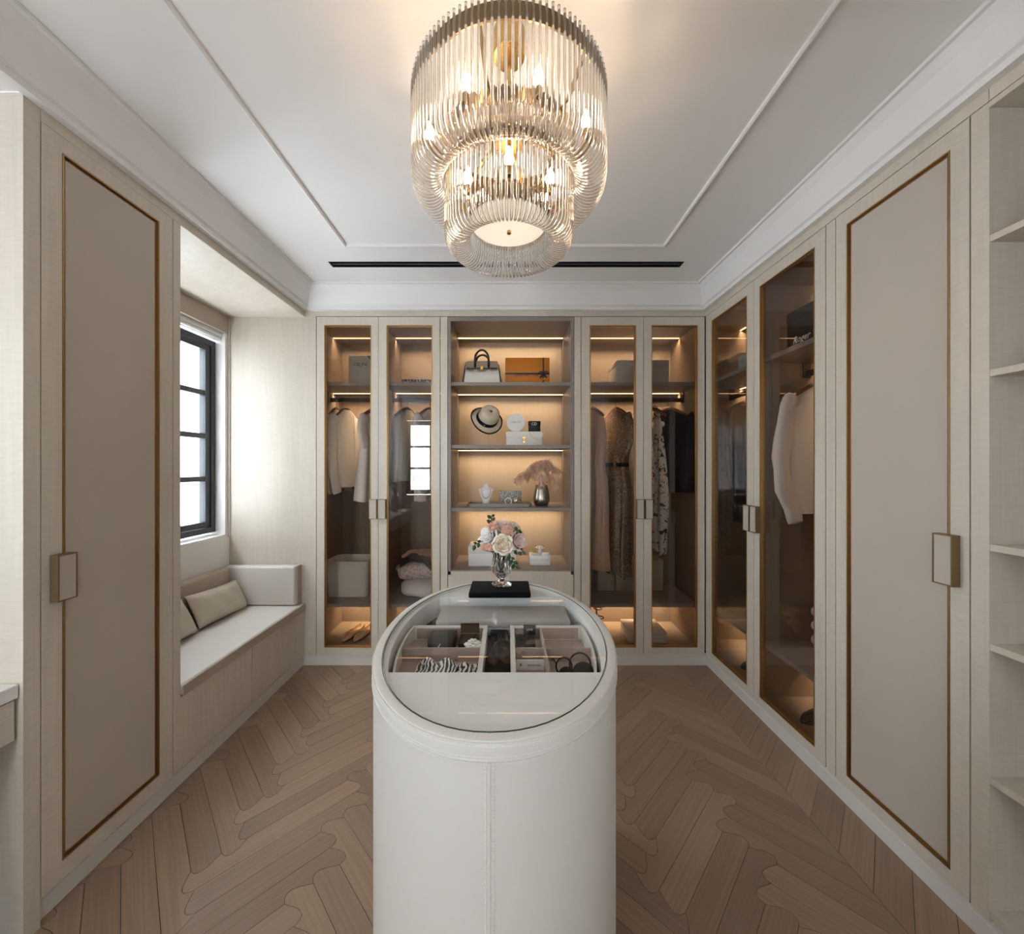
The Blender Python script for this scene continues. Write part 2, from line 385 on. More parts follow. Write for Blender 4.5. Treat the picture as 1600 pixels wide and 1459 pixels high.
def clip(poly, inside, inter):
    out = []
    for i, p in enumerate(poly):
        q = poly[i-1]
        if inside(p):
            if not inside(q): out.append(inter(q, p))
            out.append(p)
        elif inside(q): out.append(inter(q, p))
    return out
def cliprect(poly, x0, x1, y0, y1):
    def ix(c): return lambda a, b: (c, a[1] + (b[1]-a[1])*(c-a[0])/(b[0]-a[0]))
    def iy(c): return lambda a, b: (a[0] + (b[0]-a[0])*(c-a[1])/(b[1]-a[1]), c)
    for ins, it in ((lambda p: p[0] >= x0, ix(x0)), (lambda p: p[0] <= x1, ix(x1)), (lambda p: p[1] >= y0, iy(y0)), (lambda p: p[1] <= y1, iy(y1))):
        poly = clip(poly, ins, it)
        if len(poly) < 3: return []
    return poly
def area(p): return 0.5*sum(p[i-1][0]*p[i][1] - p[i][0]*p[i-1][1] for i in range(len(p)))
def inset(poly, g):
    """shrink a polygon slightly so a joint shows"""
    pts = [p for i, p in enumerate(poly) if math.hypot(p[0]-poly[i-1][0], p[1]-poly[i-1][1]) > 1e-5]
    sg = 1 if area(pts) > 0 else -1; out = []; n = len(pts)
    for i in range(n):
        a, b, c = pts[i-1], pts[i], pts[(i+1) % n]
        n1 = Vector((-(b[1]-a[1]), b[0]-a[0])).normalized()*sg; n2 = Vector((-(c[1]-b[1]), c[0]-b[0])).normalized()*sg
        m = n1 + n2
        if m.length < 0.3: m = n1
        m = m.normalized(); k = g/max(0.5, m.dot(n1)); out.append((b[0]+m.x*k, b[1]+m.y*k))
    return out
O = Vector((-0.942, 1.168)); a45 = R(45); du = Vector((math.cos(a45), math.sin(a45))); dv = Vector((-math.sin(a45), math.cos(a45)))
X0, X1, Y0, Y1 = -1.40, 1.16, 0.35, 2.63
shared = {}; npl = 0
hp, vp = h_planks(), v_planks()
def place_plank(key, poly, base, rot):
    """poly in (h, v) block coords, base = block origin in (h, v)"""
    global npl
    world = [O + du*(base[0]+p[0]) + dv*(base[1]+p[1]) for p in poly]
    wp = [(p.x, p.y) for p in world]
    cl = cliprect(wp, X0, X1, Y0, Y1)
    if len(cl) < 3 or abs(area(cl)) < 2e-4: return
    org = O + du*base[0] + dv*base[1]
    whole = len(cl) == len(wp) and all(abs(cl[i][0]-wp[i][0]) < 1e-9 for i in range(len(cl)))
    if whole and key in shared: me = shared[key]
    else:
        loc = []
        ca, sa = math.cos(-rot), math.sin(-rot)
        for x, y in inset(cl, G):
            dx, dy = x-org.x, y-org.y; loc.append((dx*ca-dy*sa, dx*sa+dy*ca))
        me = MB().prism(loc, -0.005, 0.0).mesh('plank'); me.materials.append(M['oak'])
        if whole: shared[key] = me
    o = bpy.data.objects.new('plank', me); C.objects.link(o); o.parent = floor; o.location = (org.x, org.y, 0); o.rotation_euler = (0, 0, rot); npl += 1
for k in range(-16, 22):
    for j in range(-4, 5):
        bh, bv = k*W + j*L, k*W - j*L
        for i in range(2):
            place_plank(('h', i), hp[i], (bh, bv), a45)
            place_plank(('v', i), vp[i], (bh, bv + W), a45 + math.pi/2)
# straight border planks laid on the diagonal beside the glass wardrobe
bw = 0.09*math.sqrt(2); y = 0.2
while y < 2.8:
    p = cliprect([(1.16, y), (1.40, y+0.24), (1.40, y+0.24+bw), (1.16, y+bw)], 1.16, 1.40, Y0, Y1)
    if len(p) > 2:
        org = (1.16, y); loc = []
        for x_, y_ in inset(p, G):
            dx, dy = x_-org[0], y_-org[1]; loc.append((dx*math.cos(-a45)-dy*math.sin(-a45), dx*math.sin(-a45)+dy*math.cos(-a45)))
        me = MB().prism(loc, -0.005, 0).mesh('plank'); me.materials.append(M['oak'])
        o = bpy.data.objects.new('plank', me); C.objects.link(o); o.parent = floor; o.location = (org[0], org[1], 0); o.rotation_euler = (0, 0, a45)
    y += bw
# plain boards on behind the camera
MB().box(-1.9, 1.40, -1.7, 0.349, -0.005, 0).build('floorboards', 'oak', floor)

# ---- ceiling with a slot for the air vent
SX0, SX1, SY0, SY1 = -1.058, 1.042, 2.262, 2.326
c = MB()
for b in ((-2.0, SX0, -1.75, 2.75), (SX1, 2.0, -1.75, 2.75), (SX0, SX1, -1.75, SY0), (SX0, SX1, SY1, 2.75)):
    c.box(b[0], b[1], b[2], b[3], H0, H0+0.06)
ceiling = struct('ceiling', c, 'ceil')
vent = thing('linear_vent', 'long black twin-slot air vent in the ceiling before the back wardrobes', 'vent', ((SX0+SX1)/2, (SY0+SY1)/2, H0))
v_ = MB(); v_.box(SX0-0.004, SX1+0.004, SY0-0.004, SY1+0.004, H0+0.030, H0+0.05)
v_.build('backing', 'slot', vent)
MB().box(SX0+0.012, SX1-0.012, (SY0+SY1)/2-0.004, (SY0+SY1)/2+0.004, H0+0.0005, H0+0.028).build('louvre_bar', 'frame', vent)
f_ = MB()
for x0, x1, y0, y1 in ((SX0, SX0+0.012, SY0, SY1), (SX1-0.012, SX1, SY0, SY1), (SX0, SX1, SY0, SY0+0.006), (SX0, SX1, SY1-0.006, SY1)):
    f_.box(x0, x1, y0, y1, H0-0.0008, H0+0.03)
f_.build('frame', 'slot', vent)

# ---- walls
def holed(mb, axis, a0, a1, b0, b1, holes, t0, t1):
    """wall slab in plane (a, z), thickness t0..t1, rectangular holes (a0,a1,z0,z1) sorted along a"""
    def put(a, b, z0, z1):
        if b-a < 1e-6 or z1-z0 < 1e-6: return
        if axis == 'x': mb.box(t0, t1, a, b, z0, z1)
        else: mb.box(a, b, t0, t1, z0, z1)
    cur = a0
    for h in holes:
        put(cur, h[0], b0, b1); put(h[0], h[1], b0, h[2]); put(h[0], h[1], h[3], b1); cur = h[1]
    put(cur, a1, b0, b1); return mb
struct('wall_left', holed(MB(), 'x', -1.75, 2.72, 0, 2.56, [(0.05, 0.62, 0.95, 1.95), (1.76, 2.57, 0.90, 2.25)], -2.04, -1.89), 'white')
wb = struct('wall_back', MB().box(-2.04, 2.0, 3.14, 3.22, 0, 2.56), 'white')
struct('wall_right', MB().box(1.93, 2.0, -1.75, 3.14, 0, 2.56).box(1.341, 1.93, -1.75, 0.08, 0, 2.56), 'white')
struct('wall_rear', holed(MB(), 'y', -2.04, 2.0, 0, 2.56, [(-1.84, -0.96, 0.84, 2.20), (0.55, 0.89, 0.84, 2.20)], -1.80, -1.70), 'white')
# veneer panel closing the alcove beside the back wardrobes
MB().box(-1.89, -1.297, 2.6, 2.622, 0.08, 2.37).build('alcove_panel', 'veneer', wb)
MB().box(-1.89, -1.876, 2.592, 2.6, 0.695, 2.37).build('edge_bead', 'veneer', wb)
# bulkheads above the joinery
bk = MB()
bk.box(-1.89, -1.371, 1.61, 2.6, 2.369, 2.56); bk.box(-1.89, -1.371, 1.087, 1.61, 2.409, 2.56); bk.box(-1.89, -1.371, -1.7, 1.087, 2.414, 2.56)
bk.box(-2.04, 2.0, 2.6, 3.14, 2.409, 2.56); bk.box(1.341, 1.93, -1.7, 2.6, 2.409, 2.56)
bk.build('bulkhead', 'white', ceiling)
# veneer soffit over the window seat
MB().box(-1.889, -1.3705, 1.611, 2.599, 2.3635, 2.3688).build('soffit_panel', 'veneer', ceiling)
# cornice
prof = [(0, 2.403), (0.028, 2.403), (0.028, 2.424), (0.040, 2.430), (0.041, 2.438), (0.052, 2.470), (0.068, 2.515), (0.088, 2.546), (0.100, 2.547), (0.101, 2.559), (0, 2.559)]
rings = [[(-1.371+d, -1.70, z) for d, z in prof], [(-1.371+d, 2.6-d, z) for d, z in prof], [(1.341-d, 2.6-d, z) for d, z in prof], [(1.341-d, -1.70, z) for d, z in prof]]
struct('trim_1', MB().loft(rings), 'white')
# raised rectangular ceiling moulding
prof = [(-0.009, 2.561), (-0.007, 2.552), (0, 2.5485), (0.007, 2.552), (0.009, 2.561)]
cx0, cx1, cy0, cy1 = -0.884, 0.856, -0.9, 2.094
rings = [[(cx0+d, cy0+d, z) for d, z in prof], [(cx0+d, cy1-d, z) for d, z in prof], [(cx1-d, cy1-d, z) for d, z in prof], [(cx1-d, cy0+d, z) for d, z in prof]]
struct('trim_2', MB().loft(rings, loop=True), 'white')
# header strips above the doors
struct('trim_3', MB().box(-1.3695, 1.3395, 2.5985, 2.62, 2.370, 2.406), 'veneer')
struct('trim_4', MB().box(-1.391, -1.3695, 1.128, 2.5985, 2.366, 2.406), 'veneer')
struct('trim_5', MB().box(1.3395, 1.361, 1.0695, 2.5985, 2.368, 2.406).box(1.3395, 1.361, 0.08, 1.068, 2.368, 2.406), 'veneer')
# baseboards
def skirting(name, ring0, ring1): struct(name, MB().loft([ring0, ring1]), 'base')
bp_ = [(0, 0), (0.014, 0), (0.014, 0.056), (0.010, 0.060), (0.010, 0.074), (0.007, 0.078), (0, 0.078)]
skirting('baseboard_left', [(-1.405+d, 1.088, z) for d, z in bp_], [(-1.405+d, 2.629-d, z) for d, z in bp_])
skirting('baseboard_back', [(-1.405+d, 2.629-d, z) for d, z in bp_], [(1.369-d, 2.629-d, z) for d, z in bp_])
skirting('baseboard_right', [(1.369-d, 2.629-d, z) for d, z in bp_], [(1.369-d, 0.08, z) for d, z in bp_])

# ---- windows
def window(name, T, u0, u1, z0, z1, rows, d0, cols=1):
    """T(u, d, z): d into the room; window_<n> with frame, sash, muntins and panes"""
    fr = MB(T); t = 0.035
    fr.box(u0, u0+t, d0-0.03, d0+0.03, z0, z1).box(u1-t, u1, d0-0.03, d0+0.03, z0, z1).box(u0+t, u1-t, d0-0.03, d0+0.03, z0, z0+t).box(u0+t, u1-t, d0-0.03, d0+0.03, z1-t, z1)
    w_ = fr.build(name, 'frame'); w_['kind'] = 'structure'
    sa = MB(T); a0, a1, b0, b1 = u0+t+0.004, u1-t-0.004, z0+t+0.004, z1-t-0.004; q = 0.036
    sa.box(a0, a0+q, d0-0.018, d0+0.022, b0, b1).box(a1-q, a1, d0-0.018, d0+0.022, b0, b1).box(a0+q, a1-q, d0-0.018, d0+0.022, b0, b0+q).box(a0+q, a1-q, d0-0.018, d0+0.022, b1-q, b1)
    sash = sa.build('sash', 'frame', w_)
    for i in range(1, rows):
        z = b0+q + (b1-b0-2*q)*i/rows
        MB(T).box(a0+q, a1-q, d0-0.012, d0+0.018, z-0.016, z+0.016).build('muntin', 'frame', w_)
    for i in range(1, cols):
        u = a0+q + (a1-a0-2*q)*i/cols
        MB(T).box(u-0.011, u+0.011, d0-0.010, d0+0.014, b0+q, b1-q).build('muntin', 'frame', w_)
    for i in range(rows):
        za = b0+q + (b1-b0-2*q)*i/rows; zb = b0+q + (b1-b0-2*q)*(i+1)/rows
        for j in range(cols):
            ua = a0+q + (a1-a0-2*q)*j/cols; ub = a0+q + (a1-a0-2*q)*(j+1)/cols
            MB(T).box(ua+0.009, ub-0.009, d0-0.003, d0+0.003, za+0.009, zb-0.009).build('pane', 'clear', w_)
    return w_
TL = lambda u, d, z: (-1.89+d, u, z)
w1 = window('window_1', TL, 1.76, 2.57, 0.918, 2.185, 4, -0.095, 1)
struct('window_sill', MB().box(-1.985, -1.884, 1.745, 2.585, 0.880, 0.899), 'white')
w2 = window('window_2', TL, 0.05, 0.62, 0.95, 1.95, 4, -0.095, 2)
w3 = window('window_3', lambda u, d, z: (u, -1.70+d, z), -1.84, -0.96, 0.86, 2.185, 3, -0.06, 2)
w4 = window('fill_window', lambda u, d, z: (u, -1.70+d, z), 0.55, 0.89, 0.86, 2.185, 3, -0.06, 1)  # unseen opening added to throw light onto the window-side doors
# white stacked roller blind behind a tan pelmet
bl = thing('window_blind', 'white gathered blind under a tan pelmet above the seat window', 'blind', (-1.92, 2.16, 2.2))
MB().box(-1.905, -1.886, 1.62, 2.598, 2.247, 2.362).build('pelmet', 'pelmet', bl)
for k in range(4):
    MB().box(-1.955+0.008*(k % 2), -1.915+0.006*(k % 2), 1.77, 2.568, 2.196+0.021*k, 2.214+0.021*k).build('blind_fold', 'blind', bl, bevel=0.004)
# neighbouring building outside
nb = tag(MB().box(-3.35, -3.0, 2.62, 5.4, 0.2, 5.0).build('neighbour_wall', 'rough'), 'pale roughcast neighbouring wall seen through the seat window', 'building')

ob_ = tag(MB().box(-7.0, -6.2, -16.0, 2.2, -6.0, 8.0).build('sky_blocking_wall', 'rough'), 'added unseen pale building outside the windows, put there to block sky light', 'building')  # extra facade added to cut the sky light entering the seat window
# ================================================================== JOINERY
def frame4(T, a0, a1, z0, z1, t, d0, d1, tz=None):
    tz = tz or t
    return MB(T).box(a0, a0+t, d0, d1, z0, z1).box(a1-t, a1, d0, d1, z0, z1).box(a0+t, a1-t, d0, d1, z0, z0+tz).box(a0+t, a1-t, d0, d1, z1-tz, z1)
def door(root, T, u0, u1, g0, g1, kind, hu0, hu1, hz0, hz1, z0=0.084, z1=2.366, gz0=0.128, gz1=2.310):
    u0 += 0.0015; u1 -= 0.0015
    m = MB(T).box(u0, g0, 0, 0.022, z0, z1).box(g1, u1, 0, 0.022, z0, z1).box(g0, g1, 0, 0.022, z0, gz0).box(g0, g1, 0, 0.022, gz1, z1)
    d = m.build('door', 'veneer', root)
    frame4(T, g0, g1, gz0, gz1, 0.005, -0.0015, 0.022).build('trim_edge', 'gold', d)
    lw = 0.0045 if kind == 'glass' else 0.009
    frame4(T, g0+0.005, g1-0.005, gz0+0.005, gz1-0.005, lw, 0.009, 0.022).build('trim_lip', 'gold', d)
    if kind == 'glass': MB(T).box(g0+0.0075, g1-0.0075, 0.013, 0.018, gz0+0.0075, gz1-0.0075).build('glass_pane', 'glass', d)
    else: MB(T).box(g0+0.013, g1-0.013, 0.006, 0.018, gz0+0.013, gz1-0.013).build('inset_panel', 'panel', d)
    hb = MB(T); hb.box(hu0, hu1, -0.021, -0.0018, hz0, hz1)
    t = 0.004
    hb.box(hu0, hu0+t, -0.026, -0.021, hz0, hz1).box(hu1-t, hu1, -0.026, -0.021, hz0, hz1).box(hu0+t, hu1-t, -0.026, -0.021, hz0, hz0+t).box(hu0+t, hu1-t, -0.026, -0.021, hz1-t, hz1)
    hb.build('handle', 'darkgold', d)
    MB(T).box(hu0+t, hu1-t, -0.0245, -0.021, hz0+t, hz1-t).build('handle_inlay', 'panel', d)
    return d
def carcass(root, T, u0, u1, dep, partitions=(), inner='inside_shaded', z0=0.082, z1=2.366, d0=0.024):
    t = 0.016
    for a in (u0, u1-t): MB(T).box(a, a+t, d0, dep, z0, z1).build('side_panel', inner, root)
    MB(T).box(u0+t, u1-t, dep-0.012, dep, z0, z1).build('back_panel', inner, root)
    MB(T).box(u0+t, u1-t, d0, dep-0.012, z1-0.028, z1).build('top_panel', inner, root)
    MB(T).box(u0+t, u1-t, d0, dep-0.012, z0, 0.100).build('floor_panel', inner, root)
    for p in partitions: MB(T).box(p-0.008, p+0.008, d0, dep-0.012, 0.100, z1-0.028).build('partition', inner, root)
def led(root, T, u0, u1, d, z, k=1.0):
    """visible diffuser line plus the lamp in its profile, aimed down and back onto the back panel"""
    MB(T).box(u0, u1, d-0.004, d+0.004, z-0.003, z-0.0002).build('led_strip', 'led', root)
    l = bpy.data.lights.new('led_lamp', 'AREA'); l.shape = 'RECTANGLE'; l.size = u1-u0; l.size_y = 0.010; l.color = (1.0, 0.76, 0.48); l.energy = LAMP_W*(u1-u0)*k; l.spread = R(118)
    o = bpy.data.objects.new('led_lamp', l); C.objects.link(o); o.parent = root
    p = Vector(T((u0+u1)/2, d+0.005, z-0.004)); a = (Vector(T(u1, 0, 0))-Vector(T(u0, 0, 0))).normalized(); back = (Vector(T(0, 1, 0))-Vector(T(0, 0, 0))).normalized()
    zz = -(back*0.30 + Vector((0, 0, -0.95))).normalized(); yy = zz.cross(a)
    o.matrix_local = Matrix.Translation(p - wloc(root)) @ Matrix((a, yy, zz)).transposed().to_4x4()
def rail(root, T, u0, u1, d, z):
    r = MB(T).box(u0, u1, d-0.006, d+0.006, z, z+0.030).build('hanging_rail', 'black', root)
    for u in (u0, u1): MB(T).box(u-0.006 if u == u1 else u, u if u == u1 else u+0.006, d-0.02, d+0.02, z-0.006, 1.913).build('rail_bracket', 'black', r)
def fit(root, T, u0, u1, dep, up=1.939, lo=0.405):
    """two shelves, rail and three LED lines in one bay"""
    MB(T).box(u0, u1, 0.060, dep-0.013, up-0.025, up).build('shelf', 'greige', root)
    MB(T).box(u0, u1, 0.050, dep-0.013, lo-0.022, lo).build('shelf', 'greige', root)
    led(root, T, u0+0.004, u1-0.004, 0.345, 2.338); led(root, T, u0+0.004, u1-0.004, 0.345, up-0.025); led(root, T, u0+0.004, u1-0.004, 0.42, lo-0.022)
    rail(root, T, u0, u1, 0.290, 1.838)

# back wall, window side: two glass doors
wa = thing('glazed_wardrobe', 'back-wall wardrobe with smoked glass doors holding white jackets and a storage bin', 'wardrobe', (-0.87, 2.6, 0))
carcass(wa, BACK, -1.356, -0.440, 0.52, (-0.867,))
fit(wa, BACK, -1.340, -0.875, 0.52); fit(wa, BACK, -0.859, -0.456, 0.52)
door(wa, BACK, -1.294, -0.875, -1.2406, -0.923, 'glass', -0.931, -0.879, 1.000, 1.133)
door(wa, BACK, -0.875, -0.457, -0.820, -0.508, 'glass', -0.871, -0.819, 1.000, 1.133)
MB(BACK).box(-0.453, -0.407, 0, 0.022, 0.084, 2.366).build('filler_strip', 'veneer', wa)
# back wall, far corner: two glass doors
wc = thing('glazed_wardrobe', 'back-wall wardrobe with smoked glass doors holding the sequinned dress', 'wardrobe', (0.92, 2.6, 0))
carcass(wc, BACK, 0.478, 1.336, 0.52)
fit(wc, BACK, 0.494, 1.320, 0.52)
door(wc, BACK, 0.499, 0.921, 0.556, 0.870, 'glass', 0.868, 0.917, 1.000, 1.133)
door(wc, BACK, 0.921, 1.336, 0.9745, 1.2865, 'glass', 0.926, 0.977, 1.000, 1.133)
MB(BACK).box(0.4525, 0.496, 0, 0.022, 0.084, 2.366).build('filler_strip', 'veneer', wc)
# open lit display unit in the middle
ob = thing('display_shelves', 'open lit shelf unit showing bags, hat and feathers at the middle of the back wall', 'shelves', (0.02, 2.6, 0))
x0, x1 = -0.404, 0.4495
for a in (x0, x1-0.020): MB(BACK).box(a, a+0.020, 0.0, 0.47, 0.62, 2.366).build('side_panel', 'greige', ob)
MB(BACK).box(x0+0.02, x1-0.02, 0.455, 0.47, 0.62, 2.366).build('back_panel', 'inside', ob)
MB(BACK).box(x0+0.02, x1-0.02, 0.0, 0.455, 2.338, 2.366).build('top_panel', 'greige', ob)
for zt in (1.928, 1.500, 1.0715): MB(BACK).box(x0+0.020, x1-0.020, 0.016, 0.454, zt-0.023, zt).build('shelf', 'greige', ob)
MB(BACK).box(x0+0.020, x1-0.020, 0.010, 0.454, 0.62, 0.650).build('shelf', 'greige', ob)
for zt in (2.338, 1.905, 1.477, 1.0485): led(ob, BACK, x0+0.026, x1-0.026, 0.345, zt, 0.50)
for sx in (x0+0.0225, x1-0.0225):
    for za, zb in ((1.928, 2.334), (1.500, 1.903), (1.0715, 1.475), (0.652, 1.046)):
        MB(BACK).box(sx-0.0012, sx+0.0012, 0.3415, 0.3485, za+0.02, zb).build('edge_light_channel', 'greige', ob)
for a, b in ((x0+0.002, 0.0165), (0.0195, x1-0.002)):
    MB(BACK).box(a, b, 0.0, 0.022, 0.372, 0.643).build('drawer_front', 'veneer', ob)
    MB(BACK).box(a, b, 0.0, 0.022, 0.084, 0.369).build('drawer_front', 'veneer', ob)
MB(BACK).box(x0, x1, 0.024, 0.44, 0.082, 0.618).build('drawer_box', 'inside', ob)

# side wall: glass pair, tall panel door, open shelves
wr = thing('glazed_wardrobe', 'side-wall wardrobe with smoked glass doors holding a white shirt and black coat', 'wardrobe', (1.341, 2.1, 0))
carcass(wr, RIGHT, 1.586, 2.80, 0.56, (2.098,))
for a, b in ((2.106, 2.784), (1.602, 2.090)):
    MB(RIGHT).box(a, b, 0.045, 0.547, 1.914, 1.939).build('shelf', 'greige', wr)
    MB(RIGHT).box(a, b, 0.035, 0.547, 0.383, 0.405).build('shelf', 'greige', wr)
    for z in (2.338, 1.914, 0.383): led(wr, RIGHT, a+0.004, b-0.004, 0.345, z)
    rail(wr, RIGHT, a, b, 0.285, 1.838)
MB(RIGHT).box(2.601, 2.784, 0.018, 0.024, 0.10, 2.36).build('corner_panel', 'inside_shaded', wr)
door(wr, RIGHT, 2.091, 2.598, 2.151, 2.519, 'glass', 2.094, 2.149, 0.998, 1.140)
door(wr, RIGHT, 1.619, 2.091, 1.676, 2.041, 'glass', 2.035, 2.088, 0.998, 1.140)
MB(RIGHT).box(1.571, 1.616, 0, 0.022, 0.084, 2.366).build('filler_strip', 'veneer', wr)
wp = thing('panelled_wardrobe', 'tall brass-trimmed cream panel door wardrobe beside the open corner shelves', 'wardrobe', (1.341, 1.34, 0))
carcass(wp, RIGHT, 1.112, 1.585, 0.56)
door(wp, RIGHT, 1.114, 1.569, 1.163, 1.518, 'panel', 1.136, 1.190, 0.994, 1.147, gz0=0.130)
sh = thing('open_shelves', 'tall empty open shelves in pale veneer at the edge of the room', 'shelves', (1.341, 0.6, 0))
MB(RIGHT).box(1.069, 1.111, 0, 0.57, 0.084, 2.366).build('side_panel', 'veneer', sh)
MB(RIGHT).box(0.09, 0.13, 0, 0.57, 0.084, 2.366).build('side_panel', 'veneer', sh)
MB(RIGHT).box(0.13, 1.069, 0.552, 0.57, 0.084, 2.366).build('back_panel', 'veneer', sh)
MB(RIGHT).box(0.13, 1.069, 0, 0.552, 2.350, 2.366).build('top_panel', 'veneer', sh)
for zt in (1.995, 1.6206, 1.135, 0.858, 0.486, 0.1146): MB(RIGHT).box(0.13, 1.069, 0.002, 0.552, zt-0.0185, zt).build('shelf', 'veneer', sh)

# window side: tall panel wardrobe with end panel
wl = thing('panelled_wardrobe', 'tall brass-trimmed cream panel door wardrobe beside the window seat', 'wardrobe', (-1.371, 1.35, 0))
MB(LEFT).box(1.087, 1.1265, 0, 0.515, 0.0, 2.408).build('end_panel', 'veneer', wl)
carcass(wl, LEFT, 1.1275, 1.609, 0.515)
door(wl, LEFT, 1.128, 1.573, 1.182, 1.512, 'panel', 1.149, 1.202, 0.944, 1.085, gz0=0.138, gz1=2.317)
MB(LEFT).box(1.575, 1.6095, 0, 0.022, 0.084, 2.366).build('filler_strip', 'veneer', wl)

# window seat
ws = thing('window_bench', 'built-in veneer window seat base with two plain door fronts under the cushions', 'bench', (-1.63, 2.1, 0))
for a, b in ((1.6115, 2.064), (2.068, 2.597)): MB(LEFT).box(a, b, 0.004, 0.022, 0.084, 0.381).build('door_front', 'veneer', ws)
MB(LEFT).box(1.6115, 2.598, 0.023, 0.517, 0.0, 0.384).build('seat_box', 'veneer', ws)
MB(LEFT).box(1.6115, 2.598, 0.508, 0.5185, 0.384, 0.880).build('back_board', 'white', ws)
def pad(name, m, x0, x1, y0, y1, z0, z1, r, parent=None, seg=4, **k):
    o = MB().box(x0, x1, y0, y1, z0, z1).build(name, m, parent, smooth=True, bevel=r, seg=seg, **k); return o
sc = thing('seat_cushion', 'long pale grey seat pad with a tan front edge on the window seat', 'cushion', (-1.63, 2.1, 0.385))
pad('pad', 'upholst', -1.885, -1.3665, 1.613, 2.596, 0.3855, 0.436, 0.014, sc)
MB().box(-1.3668, -1.3625, 1.614, 2.595, 0.387, 0.431).build('front_welt', 'upholst_tan', sc, bevel=0.0015)
bc = thing('back_cushion', 'long tan upholstered back pad under the window sill', 'cushion', (-1.84, 2.1, 0.437))
pad('pad', 'upholst_tan', -1.877, -1.812, 1.613, 2.518, 0.438, 0.697, 0.018, bc)
ec = thing('end_cushion', 'short pale upholstered pad against the alcove end panel', 'cushion', (-1.64, 2.56, 0.437))
pad('pad', 'upholst', -1.874, -1.396, 2.522, 2.585, 0.438, 0.697, 0.016, ec)
MB().box(-1.402, -1.390, 2.538, 2.5965, 0.442, 0.694).build('side_welt', 'upholst_tan', ec, bevel=0.003)
def pillow(name, label, c, sx, sy, th, rot, m, group=None):
    n = 18; k = 12; top = []; vs = []; fs = []
    for sgn in (1, -1):
        for i in range(n+1):
            for j in range(k+1):
                u, v = -1+2*i/n, -1+2*j/k
                e_ = max(0.0, (1-u**4)*(1-v**4))**0.5
                pin = 1 - 0.06*(1-abs(v))*abs(u)**3 - 0.0
                wob = 0.003*math.sin(9*u+3*v)*e_
                vs.append((u*sx/2*(1-0.07*(1-v*v)*0.6*abs(u)), v*sy/2*(1-0.10*(1-u*u)*0.7*abs(v)), sgn*(th/2*e_ + 0.0015) + wob))
    N = (n+1)*(k+1)
    for i in range(n):
        for j in range(k):
            a = i*(k+1)+j; fs.append((a, a+1, a+k+2, a+k+1)); fs.append((N+a, N+a+k+1, N+a+k+2, N+a+1))
    for i in range(n):
        for j in (0, k):
            a = i*(k+1)+j; fs.append((a, a+k+1, N+a+k+1, N+a))
    for j in range(k):
        for i in (0, n):
            a = i*(k+1)+j; fs.append((a, a+1, N+a+1, N+a))
    mb = MB().add(vs, fs); o = mb.build(name, m, None, smooth=True)
    o.location = c; o.rotation_euler = rot
    return tag(o, label, 'pillow', group)
pillow('lumbar_pillow', 'cream leather lumbar pillow leaning whole in view on the window seat', (-1.750, 2.33, 0.530), 0.40, 0.20, 0.085, (R(63), R(3), R(90)), 'pillow')
pillow('lumbar_pillow', 'second cream pillow mostly hidden behind the panelled wardrobe edge', (-1.748, 1.915, 0.528), 0.40, 0.20, 0.085, (R(63), R(-2), R(90)), 'pillow')

# dressing table in the near alcove
dt = thing('dressing_table', 'white-topped dressing table with pale drawers beyond the near wardrobe end', 'table', (-1.63, 0.5, 0))
MB().box(-1.885, -1.381, -0.35, 1.085, 0.698, 0.738).build('table_top', 'white', dt, bevel=0.003)
for a, b in ((-0.345, 0.365), (0.369, 1.079)): MB().box(-1.405, -1.386, a, b, 0.582, 0.694).build('drawer_front', 'veneer', dt)
MB().box(-1.885, -1.407, -0.345, 1.083, 0.584, 0.697).build('drawer_box', 'veneer', dt)
MB().box(-1.885, -1.40, -0.35, -0.315, 0.0, 0.582).build('end_panel', 'veneer', dt)
# plant in a vase on it (seen mirrored in the wardrobe glass)
pv = thing('potted_plant', 'dark leafy branches in a grey vase on the dressing table, mirrored in wardrobe glass', 'plant', (-1.53, 0.0, 0.738))
MB().lathe([(0.035, 0.739), (0.055, 0.78), (0.062, 0.86), (0.05, 0.93), (0.04, 0.96), (0.034, 0.955), (0.03, 0.90)], 20, (-1.53, 0.0, 0)).build('vase', 'greyleather', pv, smooth=True)
rng = random.Random(3); br = MB(); lf = MB()
for k in range(16):
    q = rng.uniform(0, 6.28); sp = rng.uniform(0.08, 0.26); hh = rng.uniform(0.22, 0.48)
    P = [Vector((-1.53+math.cos(q)*sp*t*t, 0.0+math.sin(q)*sp*t*t, 0.90+hh*t)) for t in [i/6 for i in range(7)]]
    br.tube(P, 0.0022, 5)
    for i in range(2, 7):
        for s_ in (0, 1, 2):
            d = Vector((rng.uniform(-1, 1), rng.uniform(-1, 1), rng.uniform(-.3, .8))).normalized(); sd = d.cross(Vector((0, 0, 1))).normalized()
            p = P[i]; ln = rng.uniform(0.03, 0.06)
            lf.add([p, p+d*ln*.5+sd*ln*.2, p+d*ln, p+d*ln*.5-sd*ln*.2], [(0, 1, 2, 3)])
br.build('stem', 'dullleaf', pv); lf.build('foliage', 'dullleaf', pv, kind='stuff')

